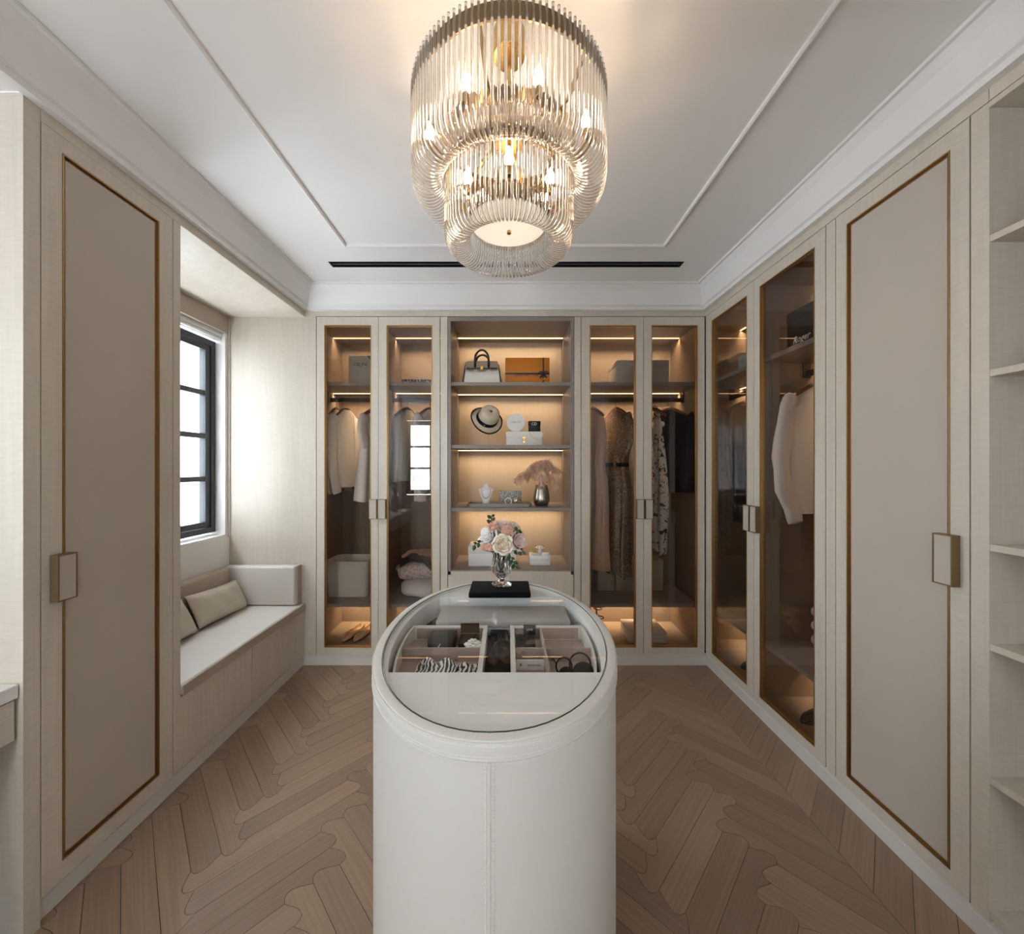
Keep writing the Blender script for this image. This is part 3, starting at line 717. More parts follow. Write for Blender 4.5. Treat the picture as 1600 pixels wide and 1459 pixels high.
# ================================================================== DISPLAY ISLAND
IX, IY, IA, IB = -0.030, 1.08, 0.310, 0.450
def ell(a, b, n=72, p=2.06):
    out = []
    for i in range(n):
        t = 2*math.pi*i/n; c_, s_ = math.cos(t), math.sin(t)
        out.append((IX + a*math.copysign(abs(c_)**(2/p), c_), IY + b*math.copysign(abs(s_)**(2/p), s_)))
    return out
def ering(a, b, z, n=72): return [(x, y, z) for x, y in ell(a, b, n)]
isl = thing('display_island', 'oval white leather display island with glass top in the middle of the floor', 'island', (IX, IY, 0))
MB().loft([ering(IA-.004, IB-.004, 0.0), ering(IA-.002, IB-.002, 0.01), ering(IA-.002, IB-.002, 0.760), ering(IA-.002, IB-.002, 0.866), ering(IA-.012, IB-.012, 0.866), ering(IA-.012, IB-.012, 0.75), ering(IA-.03, IB-.03, 0.75)], caps=False).build('body', 'leather', isl, smooth='sharp')
MB().loft([ering(IA-.012, IB-.012, 0.8685), ering(IA, IB, 0.8685), ering(IA+.0005, IB+.0005, 0.872), ering(IA, IB, 0.893), ering(IA-.003, IB-.003, 0.8985), ering(IA-.008, IB-.008, 0.900), ering(IA-.020, IB-.020, 0.900), ering(IA-.0225, IB-.0225, 0.897), ering(IA-.0225, IB-.0225, 0.870)], loop=True).build('top_band', 'leather', isl, smooth='sharp')
MB().tube(ering(IA-.0005, IB-.0005, 0.8672), 0.0022, 6, loop=True).build('piping', 'leather', isl, smooth=True)
MB().tube(ering(IA-.0005, IB-.0005, 0.8955), 0.0014, 6, loop=True).build('piping', 'leather', isl, smooth=True)
# seam down the front with piping and stitches
yf = IY - IB
sm = MB().box(IX-0.0022, IX+0.0022, yf-0.0005, yf+0.004, 0.004, 0.864); sm.build('seam_welt', 'leather', isl, bevel=0.0015)
st = MB()
for s_ in (-0.0065, 0.0065):
    for k in range(150): st.box(IX+s_-0.0006, IX+s_+0.0006, yf-0.0002, yf+0.003, 0.02+k*0.0056, 0.0235+k*0.0056)
ring = ell(IA+.0006, IB+.0006, 420)
for z in (0.8735, 0.8905, 0.8615):
    for i in range(0, 420):
        if i % 1 == 0:
            (xa, ya), (xb, yb) = ring[i], ring[(i+1) % 420]
            p, q = Vector((xa, ya, z)), Vector((xb, yb, z)); q = p + (q-p)*0.62
            k = 0.0 if z > 0.87 else 0.0020
            nx = Vector((p.x-IX, (p.y-IY)*0.5, 0)).normalized()
            p, q = p - nx*k, q - nx*k
            st.add([p+Vector((0, 0, -.0005)), q+Vector((0, 0, -.0005)), q+Vector((0, 0, .0005)), p+Vector((0, 0, .0005)),
                    p-nx*.002, q-nx*.002], [(0, 1, 2, 3), (3, 2, 5, 4), (0, 4, 5, 1)])
st.build('stitching', 'deck', isl, kind='stuff')
MB().loft([ering(IA-.0232, IB-.0232, 0.892), ering(IA-.0232, IB-.0232, 0.8985), ering(IA-.025, IB-.025, 0.8995)], caps=True).build('glass_top', 'tabletop', isl)
MB().tube(ering(IA-.0238, IB-.0238, 0.8988), 0.0013, 5, loop=True).build('glass_edge', 'glassedge', isl)
# deck with an opening
OA, OB, YF, YR = 0.271, 0.458, 0.864, 1.364
def xin(y): return OA*math.sqrt(max(0, 1-((y-IY)/OB)**2))
outer = ell(IA-.0235, IB-.0235, 144)
dk = MB(); zt, zb = 0.888, 0.876
front = [p for p in outer if p[1] <= YF]; front.sort(key=lambda p: math.atan2(p[1]-YF+1e-6, p[0]-IX)); 
def xo(y): return (IA-.0235)*max(0, 1-abs((y-IY)/(IB-.0235))**2.06)**(1/2.06)
front = [(IX-xo(YF), YF)] + sorted([p for p in outer if p[1] < YF-1e-4], key=lambda p: p[0]) + [(IX+xo(YF), YF)]
rear = [(IX-xo(YR), YR)] + sorted([p for p in outer if p[1] > YR+1e-4], key=lambda p: p[0]) + [(IX+xo(YR), YR)]
dk.prism(front, zb, zt); dk.prism(rear, zb, zt)
ys = [YF + (YR-YF)*i/24 for i in range(25)]
for sg in (-1, 1):
    dk.prism([(IX+sg*xo(y), y) for y in ys] + [(IX+sg*xin(y), y) for y in reversed(ys)], zb, zt)
dk.build('deck', 'deck', isl)
wl_ = MB()
for sg in (-1, 1): wl_.prism([(IX+sg*(xin(y)+.006), y) for y in ys] + [(IX+sg*(xin(y)+.0005), y) for y in reversed(ys)], 0.77, 0.8758)
wl_.box(IX-xin(YF), IX+xin(YF), YF-.012, YF-.002, 0.77, 0.8758).box(IX-xin(YR), IX+xin(YR), YR+.002, YR+.01, 0.77, 0.8758)
wl_.build('well_lining', 'deck', isl)
MB().prism([(IX-xin(y)-.003, y) for y in ys] + [(IX+xin(y)+.003, y) for y in reversed(ys)], 0.815, 0.8215).build('well_floor', 'velvet', isl)
# jewellery trays: curved outer side follows the oval
def tray(name, label, sg, xi, y0, y1, divs):
    """sg -1/+1 side, xi inner edge"""
    t = thing(name, label, 'tray', (IX+sg*0.14, (y0+y1)/2, 0.822)); n = 12
    yy = [y0 + (y1-y0)*i/n for i in range(n+1)]
    X = lambda y, k: IX+sg*(xin(y)-0.010-k)
    MB().prism([(xi, y) for y in (y0, y1)] + [(X(y, 0), y) for y in reversed(yy)], 0.8220, 0.828).build('tray_base', 'tray', t)
    w_ = MB(); zz = (0.828, 0.868)
    w_.prism([(X(y, 0), y) for y in yy] + [(X(y, .006), y) for y in reversed(yy)], *zz)
    w_.box(min(xi, xi+sg*.012), max(xi, xi+sg*.012), y0, y1, *zz)
    xa = xi+sg*.012
    w_.box(min(xa, X(y1, .006)), max(xa, X(y1, .006)), y1-.010, y1, *zz)
    w_.box(min(xa, X(y0, .006)), max(xa, X(y0, .006)), y0, y0+.006, *zz)
    w_.build('tray_rim', 'trayrim', t)
    ym = (y0+y1)/2+0.012
    d_ = MB(); d_.box(min(xa, X(ym, .006)), max(xa, X(ym, .006)), ym-.003, ym+.003, 0.828, 0.863); d_.build('divider', 'tray', t)
    for xd in divs: MB().box(xd-.003, xd+.003, y0+.006, ym-.003, 0.828, 0.863).box(xd-.003, xd+.003, ym+.003, y1-.010, 0.828, 0.863).build('divider', 'tray', t)
    MB().box(min(xa, X(y1, .012))+.001, max(xa, X(y1, .012))-.001, y1-.0125, y1-.0102, 0.832, 0.864).build('lining', 'tray', t)
    return ym
ymL = tray('jewellery_tray', 'suede jewellery tray with zebra silk inside the island, window side', -1, -0.060, 0.875, 1.170, ())
ymR = tray('jewellery_tray', 'suede jewellery tray with sunglasses and white card inside the island', 1, 0.008, 0.875, 1.170, (0.100,))
MB().box(-0.052, 0.002, 0.872, 1.19, 0.822, 0.846).build('centre_channel', 'velvet', isl)
gb = thing('jewellery_box', 'flat grey leather box lying at the rear of the island case', 'box', (-0.01, 1.27, 0.822))
pad('body', 'greyleather', -0.222, 0.195, 1.200, 1.325, 0.8222, 0.848, 0.003, gb, 2)
pad('lid', 'greyleather', -0.224, 0.197, 1.198, 1.327, 0.849, 0.870, 0.003, gb, 2)
before_ = set(bpy.data.objects)
# contents of the trays
bx = thing('black_pouch', 'small black pouch with a white stroke mark in the zebra silk tray', 'pouch', (-0.21, 1.10, 0.776))
pad('pouch_body', 'navyblack', -0.225, -0.150, 1.075, 1.150, 0.7765, 0.812, 0.004, bx, 2)
MB().tube([(-0.200, 1.0745, 0.785), (-0.196, 1.0745, 0.790), (-0.188, 1.0745, 0.803)], 0.0014, 5).build('mark', 'whiteink', bx)
b2 = thing('black_box', 'small black velvet box behind the white camellia brooch', 'box', (-0.105, 1.11, 0.776))
pad('box_base', 'velvet', -0.140, -0.085, 1.085, 1.150, 0.7765, 0.800, 0.003, b2, 2)
o = MB().box(-0.140, -0.085, 1.150, 1.156, 0.801, 0.828).build('lid', 'velvet', b2)
cm = thing('camellia_brooch', 'white camellia flower brooch with black petal edges in the rear compartment', 'brooch', (-0.095, 1.055, 0.80))
fl = MB()
for rr, cnt, zz in ((0.021, 6, 0.0), (0.014, 5, 0.006), (0.008, 4, 0.011)):
    for k in range(cnt):
        q = 2*math.pi*k/cnt + rr*90; fl.ball((-0.095+math.cos(q)*rr*.75, 1.060+math.sin(q)*rr*.6, 0.807+zz+.004*math.sin(q)), (rr*.55, rr*.5, rr*.22), 8, 5)
fl.build('petals', 'pearl', cm, smooth=True)
MB().lathe([(0.023, 0), (0.026, 0.004), (0.020, 0.007)], 16, (-0.095, 1.060, 0.797)).build('backing', 'blackgloss', cm)
MB().box(-0.105, -0.085, 1.052, 1.068, 0.7765, 0.797).build('stem', 'blackgloss', cm)
# crumpled zebra silk
zs = MB(); n1, n2 = 34, 14; vs = []; fs = []
for i in range(n1+1):
    for j in range(n2+1):
        u, v = i/n1, j/n2
        x = -0.232 + 0.158*u; y = 0.885 + 0.115*v
        z = 0.784 + 0.020*abs(math.sin(u*11+v*3))*(0.5+0.5*math.sin(v*7+u*5)) + 0.018*math.sin(math.pi*v)*math.sin(math.pi*u)
        vs.append((max(x, IX-xin(y)+0.022+0.012*u), y, z))
for i in range(n1):
    for j in range(n2): a = i*(n2+1)+j; fs.append((a, a+1, a+n2+2, a+n2+1))
zo = zs.add(vs, fs).build('silk_scarf', 'zebra', None, smooth=True); tag(zo, 'crumpled black and white zebra silk scarf in the front compartment of the tray', 'scarf')
md = zo.modifiers.new('thickness', 'SOLIDIFY'); md.thickness = 0.0015
tw = MB(); tw.tube([(-0.228, 0.975, 0.778), (-0.222, 0.968, 0.800), (-0.216, 0.966, 0.808), (-0.211, 0.968, 0.798), (-0.207, 0.972, 0.778)], 0.0028, 6)
tag(tw.build('bangle', 'silver', None, smooth=True), 'slim silver bangle standing at the end of the zebra silk', 'bangle')
jb = thing('ring_box', 'open black ring box with silver lettering in the sunglasses tray', 'box', (0.05, 1.12, 0.776))
pad('box_base', 'navyblack', 0.025, 0.078, 1.070, 1.130, 0.7765, 0.806, 0.003, jb, 2)
MB().box(0.047, 0.083, 1.131, 1.137, 0.803, 0.831).build('lid', 'navyblack', jb)
text('LINE', 0.009, (0.065, 1.1306, 0.819), FRONT, 'whiteink', jb)
eg = thing('brooch', 'small green and gold brooch in the rear compartment beside the divider', 'brooch', (0.122, 1.06, 0.776))
eb = MB()
for k, (dx, dy) in enumerate(((0, 0), (0.008, 0.003), (-0.007, 0.004), (0.003, 0.010), (0.010, -0.005))): eb.ball((0.122+dx, 1.062+dy, 0.783), 0.006, 8, 5)
eb.build('setting', 'ornament', eg, smooth=True); MB().ball((0.122, 1.062, 0.790), 0.005, 8, 5).build('stone', 'leaf', eg)
cdw = thing('note_card', 'white card with black lettering in the front compartment', 'card', (0.055, 0.93, 0.776))
MB().box(0.022, 0.094, 0.985, 0.9875, 0.7766, 0.803).build('card', 'cardwhite', cdw)
text('IMITATION', 0.007, (0.068, 0.9846, 0.789), FRONT, 'ink', cdw); text('&', 0.010, (0.034, 0.9846, 0.791), FRONT, 'ink', cdw)
sg_ = thing('sunglasses', 'black sunglasses with a large round lens in the front corner compartment', 'glasses', (0.16, 0.93, 0.776))
for cx_, r_ in ((0.142, 0.020), (0.182, 0.026)):
    b_ = MB(); ringp = [(cx_+r_*math.cos(q), 0.965+0.004*math.sin(q), 0.777+r_+r_*math.sin(q)) for q in [2*math.pi*i/24 for i in range(24)]]
    b_.tube(ringp, 0.0022, 6, loop=True); b_.prism([(p[0], p[2]) for p in ringp], 0.924, 0.926, 'y'); b_.build('lens', 'blackgloss', sg_, smooth='sharp')
MB().tube([(0.124, 0.97, 0.80), (0.120, 0.99, 0.80), (0.118, 1.015, 0.79)], 0.0022, 6).build('temple', 'blackgloss', sg_)
for k, (x_, lab) in enumerate(((0.148, 'white ring standing in front of the sunglasses'), (0.135, 'small white ring lying beside the larger ring'))):
    r_ = 0.0085 - 0.003*k
    tag(MB().tube([(x_+r_*math.cos(q), 0.948-.004*k, 0.7785+r_+r_*math.sin(q)) for q in [2*math.pi*i/20 for i in range(20)]], 0.0018, 6, loop=True).build('ring', 'pearl', None, smooth=True), lab, 'ring')

for o in set(bpy.data.objects) - before_:
    if o.parent is None: o.location.z += 0.0521
# ================================================================== CHANDELIER
CX, CY = 0.004, 1.07
ch = thing('crystal_chandelier', 'two-tier brass chandelier of curved crystal rods lit over the island', 'chandelier', (CX, CY, 2.56))
def cyl(name, m, prof, n=48, smooth='sharp', **k): return MB().lathe(prof, n, (CX, CY, 0)).build(name, m, ch, smooth=smooth, **k)
def band(name, r, z0, z1, t=0.004, m='bronze_ring'):
    n = 64; q = [2*math.pi*i/n for i in range(n)]
    rg = lambda rr, z: [(CX+rr*math.cos(a), CY+rr*math.sin(a), z) for a in q]
    MB().loft([rg(r, z0), rg(r, z1), rg(r-t, z1), rg(r-t, z0)], loop=True).build(name, m, ch, smooth='sharp')
cyl('canopy', 'brass', [(0.042, 2.490), (0.0435, 2.492), (0.0435, 2.5595)])
cyl('stem', 'brass', [(0.008, 2.02), (0.008, 2.49)], 16)
cyl('hub', 'brass', [(0.046, 2.258), (0.050, 2.262), (0.050, 2.296), (0.045, 2.300)])
cyl('hub', 'brass', [(0.030, 2.066), (0.034, 2.070), (0.034, 2.090), (0.030, 2.094)])
band('outer_ring', 0.257, 2.300, 2.340); band('inner_ring', 0.174, 2.205, 2.240); band('lower_ring', 0.169, 2.122, 2.152); band('lower_inner_ring', 0.103, 2.024, 2.064)
for k in range(6):
    q = 2*math.pi*k/6 + 0.26; c_, s_ = math.cos(q), math.sin(q)
    P = lambda r, z: (CX+r*c_, CY+r*s_, z)
    MB().tube([P(0.045, 2.275), P(0.11, 2.262), P(0.17, 2.224)], 0.006, 6).build('arm', 'brass', ch)
    MB().tube([P(0.172, 2.222), P(0.20, 2.235), P(0.24, 2.30), P(0.255, 2.318)], 0.005, 6).build('arm', 'brass', ch)
    MB().tube([P(0.03, 2.080), P(0.10, 2.062), P(0.166, 2.135)], 0.005, 6).build('arm', 'brass', ch)
    MB().tube([P(0.171, 2.15), P(0.1725, 2.21)], 0.004, 6).build('hanger_bar', 'brass', ch)
def jpath(r0, ztop, zc, ri, zend, n=9):
    rc = (r0+ri)/2; rad = (r0-ri)/2
    return [(r0, 0, ztop), (r0, 0, (ztop+zc)/2)] + [(rc+rad*math.cos(a), 0, zc+rad*math.sin(a)) for a in [-math.pi*i/n for i in range(n+1)]] + [(ri, 0, zend)]
def rods(n, path, r):
    me = None
    for k in range(n):
        if me is None:
            me = MB().tube([(p[0], p[1], p[2]-2.56) for p in path], r, 6, up=(0, 1, 0)).mesh('glass_rod', smooth=True); me.materials.append(M['rod'])
        o = bpy.data.objects.new('glass_rod', me); C.objects.link(o); o.parent = ch; o.rotation_euler = (0, 0, 2*math.pi*(k+0.5)/n)
rods(112, jpath(0.2625, 2.347, 2.132, 0.1795, 2.236), 0.0036)
rods(84, jpath(0.1745, 2.158, 1.986, 0.1085, 2.062), 0.0034)
def bulbs(n, r, z, ph):
    for k in range(n):
        q = 2*math.pi*k/n + ph; x, y = CX+r*math.cos(q), CY+r*math.sin(q)
        MB().lathe([(0.007, 0), (0.008, 0.002), (0.008, 0.022)], 10, (x, y, z)).build('bulb_socket', 'brass', ch)
        MB().lathe([(0.006, 0.022), (0.011, 0.032), (0.012, 0.042), (0.008, 0.058), (0.002, 0.072)], 8, (x, y, z)).build('bulb', 'bulb', ch, smooth=True)
bulbs(8, 0.218, 2.180, 0.31); bulbs(6, 0.125, 2.066, 0.52)
cyl('diffuser_dish', 'opal', [(0.002, 2.009), (0.045, 2.0105), (0.080, 2.0155), (0.1035, 2.0232), (0.1035, 2.0238), (0.09, 2.021), (0.002, 2.015)], 40, True)
cyl('finial', 'brass', [(0.004, 1.998), (0.0062, 2.000), (0.0062, 2.006), (0.004, 2.009), (0.004, 2.022)], 14)
# ================================================================== CLOTHES
def hanger(name, label, loc, rz, m='hangerwood', group=None, half=0.19):
    t = thing(name, label, 'hanger', loc, rz, group)
    P = [(half*k/8, 0, -0.068*abs(k/8)**1.4) for k in range(-8, 9)]
    MB().tube(P, [0.007+0.005*(1-abs(k)/8) for k in range(-8, 9)], 8, up=(0, 0, 1), flat=1.5).build('shoulder_bar', m, t, smooth=True, local=True)
    hk = [(0, 0, 0.008), (0, 0, 0.052)] + [(0, 0.013-0.017*math.cos(a)-0.0, 0.066+0.017*math.sin(a)) for a in [math.pi*i/8 for i in range(-1, 9)]]
    MB().tube(hk, 0.0022, 6).build('hook', 'chrome', t, smooth=True, local=True)
    return t
def garment(name, label, cat, m, loc, rz, length, wid=0.205, hem=0.21, dep=0.045, folds=0.008, nf=7, sleeve=None, waist=None, seed=1, neck=0.055, extra=None):
    """cloth hung on a hanger: sloping shoulders, folded body, optional sleeves"""
    g = thing(name, label, cat, (loc[0], loc[1], loc[2]-0.020), rz)
    rg = random.Random(seed); ph = [rg.uniform(0, 6.28) for _ in range(4)]
    n = 44; rings = []; lev = [(0.010, neck*0.8, 0.020), (-0.004, neck+0.01, 0.024), (-0.026, wid*0.6, 0.028), (-0.052, wid*0.86, 0.032), (-0.080, wid*0.98, 0.036), (-0.11, wid, 0.040)]
    k = 16
    for i in range(1, k+1):
        t = i/k; z = -0.11 - (length-0.11)*t; wv = wid + (hem-wid)*t
        if waist: wv *= 1 - waist[1]*math.exp(-((-z-waist[0])/0.09)**2)
        lev.append((z, wv, 0.040 + (dep-0.040)*t))
    for z, a, d in lev:
        t = min(1, max(0, (-z-0.08)/max(0.3, length))); ring = []
        for j in range(n):
            q = 2*math.pi*j/n; c_, s_ = math.cos(q), math.sin(q)
            fo = folds*t**0.7*(math.sin(nf*q+ph[0]+2*t) + 0.5*math.sin((nf+4)*q+ph[1]-3*t))
            ring.append((a*math.copysign(abs(c_)**0.75, c_)*(1+fo*0.6/max(a, .05)*0.5), (d + fo*1.6)*math.copysign(abs(s_)**0.8, s_) + 0.006*math.sin(5*t+ph[2])*t, z + 0.004*math.sin(3*q+ph[3])*t))
        rings.append(ring)
    MB().loft(rings, caps=False).build('garment_body', m, g, smooth=True, local=True)
    if sleeve:
        for sg in (-1, 1):
            k_ = sleeve[1] if (sg < 0 or sleeve[1] < 1.5) else 0.3
            sp = [(sg*wid*0.84, 0, -0.060), (sg*(wid+0.008), 0, -0.10), (sg*(wid+0.035*k_), -0.012, -0.10-sleeve[0]*0.45), (sg*(wid+0.030*k_), -0.022, -0.10-sleeve[0]*0.72), (sg*(wid+0.005), -0.030, -0.10-sleeve[0]*0.95), (sg*(wid-0.002), -0.031, -0.10-sleeve[0])]
            pts = []
            for i in range(len(sp)-1):
                for s_ in range(3):
                    u = s_/3; pts.append(tuple(sp[i][c]*(1-u)+sp[i+1][c]*u for c in range(3)))
            pts.append(sp[-1]); nn = len(pts)
            MB().tube(pts, [0.052 - 0.014*i/nn + 0.004*math.sin(i*1.7+sg) + (0.004 if i > nn-3 else 0) for i in range(nn)], 14, up=(0, 1, 0), flat=0.55).build('sleeve', m, g, smooth=True, local=True)
    if extra: extra(g)
    return g
ZH = 1.786
YR_ = 2.89
hw = 'hangers'
def hung(x, y, rz, hl, hm='hangerwood'): return hanger('clothes_hanger', hl, (x, y, ZH), rz, hm, half=0.12 if x < -1.1 else 0.16)
A = -R(72)
hung(-1.211, YR_, R(77), 'wooden hanger holding the white ribbed knit jacket')
def knit(g):
    P = [(0.02, -0.050, -0.03), (0.018, -0.056, -0.2), (0.018, -0.058, -0.5)]
    MB().tube(P, 0.004, 6).build('placket', 'knit', g, local=True)
garment('knit_jacket', 'white ribbed knit jacket hanging whole above the storage bin', 'jacket', 'knit', (-1.211, YR_, ZH), R(77), 0.56, 0.150, 0.155, 0.06, 0.006, 5, (0.50, 1.1), seed=3, extra=knit)
hung(-1.288, YR_, R(86), 'wooden hanger holding the cream coat at the alcove end of the rail')
garment('cream_coat', 'cream coat half hidden by the wardrobe door edge nearest the alcove', 'coat', 'cream', (-1.288, YR_, ZH), R(86), 0.58, 0.125, 0.13, 0.035, 0.005, 5, (0.5, 0.5), seed=4)
hung(-0.985, YR_, -A, 'wooden hanger holding the flared white dress')
garment('white_dress', 'white flared dress behind the door stile beside the knit jacket', 'dress', 'shirt', (-0.985, YR_, ZH), -A, 0.66, 0.15, 0.21, 0.07, 0.012, 6, (0.16, 0.6), seed=5)
hung(-0.752, YR_, -A, 'black hanger with the pale grey blouse', 'black')
garment('grey_blouse', 'pale grey blouse on a black hanger behind the mirrored window', 'blouse', 'greyleather', (-0.752, YR_, ZH), -A, 0.52, 0.17, 0.18, 0.05, 0.008, 6, None, seed=6)
hung(-0.585, YR_, -A, 'wooden hanger with the long white blouse beside the open shelf unit')
garment('white_blouse', 'long white blouse hanging nearest the open shelf unit', 'blouse', 'shirt', (-0.585, YR_, ZH), -A, 0.66, 0.17, 0.17, 0.05, 0.010, 6, (0.5, 0.4), seed=7)
B = -R(74)
hung(0.640, YR_, B, 'wooden hanger holding the blush chiffon dress')
garment('blush_dress', 'long blush chiffon dress hanging beside the sequinned dress', 'dress', 'blush', (0.640, YR_, ZH), B, 1.15, 0.165, 0.20, 0.07, 0.014, 9, None, (0.40, 0.25), seed=8)
hung(0.814, YR_, B, 'wooden hanger holding the sequinned dress')
def belt(g):
    n = 40; r0 = []
    for z in (-0.415, -0.385):
        r0.append([(0.140*math.copysign(abs(math.cos(q))**.75, math.cos(q)), 0.052*math.copysign(abs(math.sin(q))**.8, math.sin(q)), z) for q in [2*math.pi*j/n for j in range(n)]])
    MB().loft([r0[0], r0[1]], caps=False).build('waist_belt', 'blackcloth', g, smooth=True, local=True)
garment('sequin_dress', 'long bronze sequinned dress with a black waist belt', 'dress', 'sequin', (0.814, YR_, ZH), B, 1.20, 0.165, 0.165, 0.075, 0.012, 7, (0.22, 1.0), (0.40, 0.24), seed=9, extra=belt)
hung(1.085, YR_, B, 'wooden hanger draped with the long printed scarf')
# printed scarf: two hanging tails
sf = thing('printed_scarf', 'long grey and black printed scarf draped in two tails on a hanger', 'scarf', (1.085, YR_, ZH), B)
for sg, ln, xc, mm in ((-1, 0.98, -0.035, 'print'), (1, 1.10, 0.045, 'print')):
    n1, n2 = 40, 14; vs = []; fs = []
    for i in range(n1+1):
        for j in range(n2+1):
            t, u = i/n1, j/n2-0.5
            wv = 0.07 + 0.13*min(1, t*1.6) - 0.16*max(0, t-0.72)
            vs.append((xc*(0.4+t) + wv*u, sg*0.030 + 0.016*math.sin(u*13+t*4)*min(1, t*3), 0.006 - 0.03*(1-math.cos(u*2)) - ln*t - 0.10*abs(u)*t*(-1 if sg > 0 else 1)))
    for i in range(n1):
        for j in range(n2): a = i*(n2+1)+j; fs.append((a, a+1, a+n2+2, a+n2+1))
    o = MB().add(vs, fs).build('scarf_tail', mm, sf, smooth=True, local=True); md = o.modifiers.new('thickness', 'SOLIDIFY'); md.thickness = 0.0015
MB().box(-0.05, 0.05, -0.030, 0.030, 0.0145, 0.0165).build('scarf_fold', 'print', sf, local=True)
hung(1.205, YR_, -R(56), 'wooden hanger holding the black jacket beside the corner')
def bow(g):
    b_ = MB()
    for sg in (-1, 1):
        b_.ball((-0.05+sg*0.022, -0.056, -0.105), (0.022, 0.008, 0.016), 10, 6)
        b_.tube([(-0.05, -0.056, -0.11), (-0.05+sg*0.012, -0.058, -0.15), (-0.05+sg*0.018, -0.060, -0.18)], [0.006, 0.008, 0.004], 6)
    b_.ball((-0.05, -0.060, -0.107), (0.008, 0.009, 0.010), 8, 5)
    b_.xf(Matrix.Translation((-0.05, -0.058, -0.12)) @ Matrix.Scale(1.5, 4) @ Matrix.Translation((0.05, 0.056, 0.12))); b_.build('bow_brooch', 'pearl', g, smooth=True, local=True)
    for sg in (-1, 1): MB().prism([(sg*0.03, 0.0), (sg*0.085, -0.05), (sg*0.05, -0.20), (sg*0.004, -0.33)], -0.0535, -0.047, 'y').build('lapel', 'suit', g, local=True)
garment('black_jacket', 'black jacket with a silver bow brooch on its lapel', 'jacket', 'suit', (1.205, YR_, ZH), -R(56), 0.60, 0.185, 0.19, 0.05, 0.006, 5, (0.48, 0.3), seed=11, extra=bow)
# side wall
XR = 1.626
hung(XR+0.02, 2.028, R(8), 'hanger inside the white cotton shirt')
def cuffs(g):
    MB().prism([(-0.05, 0.012), (0, -0.03), (0.05, 0.012), (0.045, 0.03), (0, 0.022), (-0.045, 0.03)], -0.030, -0.020, 'y').build('collar', 'shirt', g, local=True)
garment('white_shirt', 'white long-sleeved cotton shirt seen through the side-wall glass door', 'shirt', 'shirt', (XR+0.02, 2.028, ZH), R(8), 0.66, 0.175, 0.19, 0.04, 0.006, 5, (0.60, 1.9), seed=12, extra=cuffs)
hung(XR, 2.43, R(10), 'hanger inside the charcoal coat')
garment('dark_coat', 'long charcoal coat in the corner compartment of the side wardrobe', 'coat', 'dark_grey', (XR, 2.43, ZH), R(10), 0.76, 0.19, 0.21, 0.055, 0.010, 6, (0.55, 0.5), seed=13)
hung(XR, 2.62, R(8), 'hanger inside the brown jacket at the corner')
garment('brown_jacket', 'brown jacket hanging behind the charcoal coat in the corner', 'jacket', 'browncard', (XR, 2.62, ZH), R(8), 0.55, 0.185, 0.19, 0.045, 0.006, 6, (0.48, 0.6), seed=14)

# ================================================================== BOXES AND BAGS
def lidbox(name, label, x0, x1, y0, y1, z0, h, lid, m, m2=None, group=None):
    t = thing(name, label, 'box', ((x0+x1)/2, (y0+y1)/2, z0), 0, group); g = 0.002
    pad('box_base', m, x0+g, x1-g, y0+g, y1-g, z0+0.0004, z0+h-lid*0.5, 0.0015, t, 1); pad('lid', m2 or m, x0, x1, y0, y1, z0+h-lid, z0+h, 0.002, t, 1)
    return t
TU, TL_, = 1.9394, 0.4054
# grey gift box with black corners
gx = thing('gift_box', 'upright grey gift box with black lettering and dark printed corners', 'box', (-0.990, 2.86, TU))
pad('box_base', 'cardgrey', -1.155, -0.952, 2.79, 2.90, TU, TU+0.218, 0.0015, gx, 1)
MB().prism([(-1.020, TU+0.219), (-0.951, TU+0.219), (-0.951, TU+0.125), (-0.972, TU+0.158)], 2.787, 2.7897, 'y').build('corner_ribbon', 'blackprint', gx)
MB().prism([(-1.156, TU+0.0005), (-1.156, TU+0.020), (-1.142, TU+0.0005)], 2.787, 2.7897, 'y').build('corner_ribbon', 'blackprint', gx)
text('CELINE', 0.033, (-1.066, 2.7894, TU+0.155), FRONT, 'ink', gx); text('PARIS', 0.008, (-1.070, 2.7894, TU+0.136), FRONT, 'ink', gx)
lb = lidbox('lace_print_box', 'flat box printed with a black lace pattern on the top shelf', -0.765, -0.545, 2.78, 2.95, TU, 0.045, 0.012, 'lacecard')
lidbox('hat_box', 'wide beige lidded box spanning behind the two corner glass doors on the top shelf', 0.795, 1.170, 2.78, 3.02, TU, 0.184, 0.036, 'cardgrey')
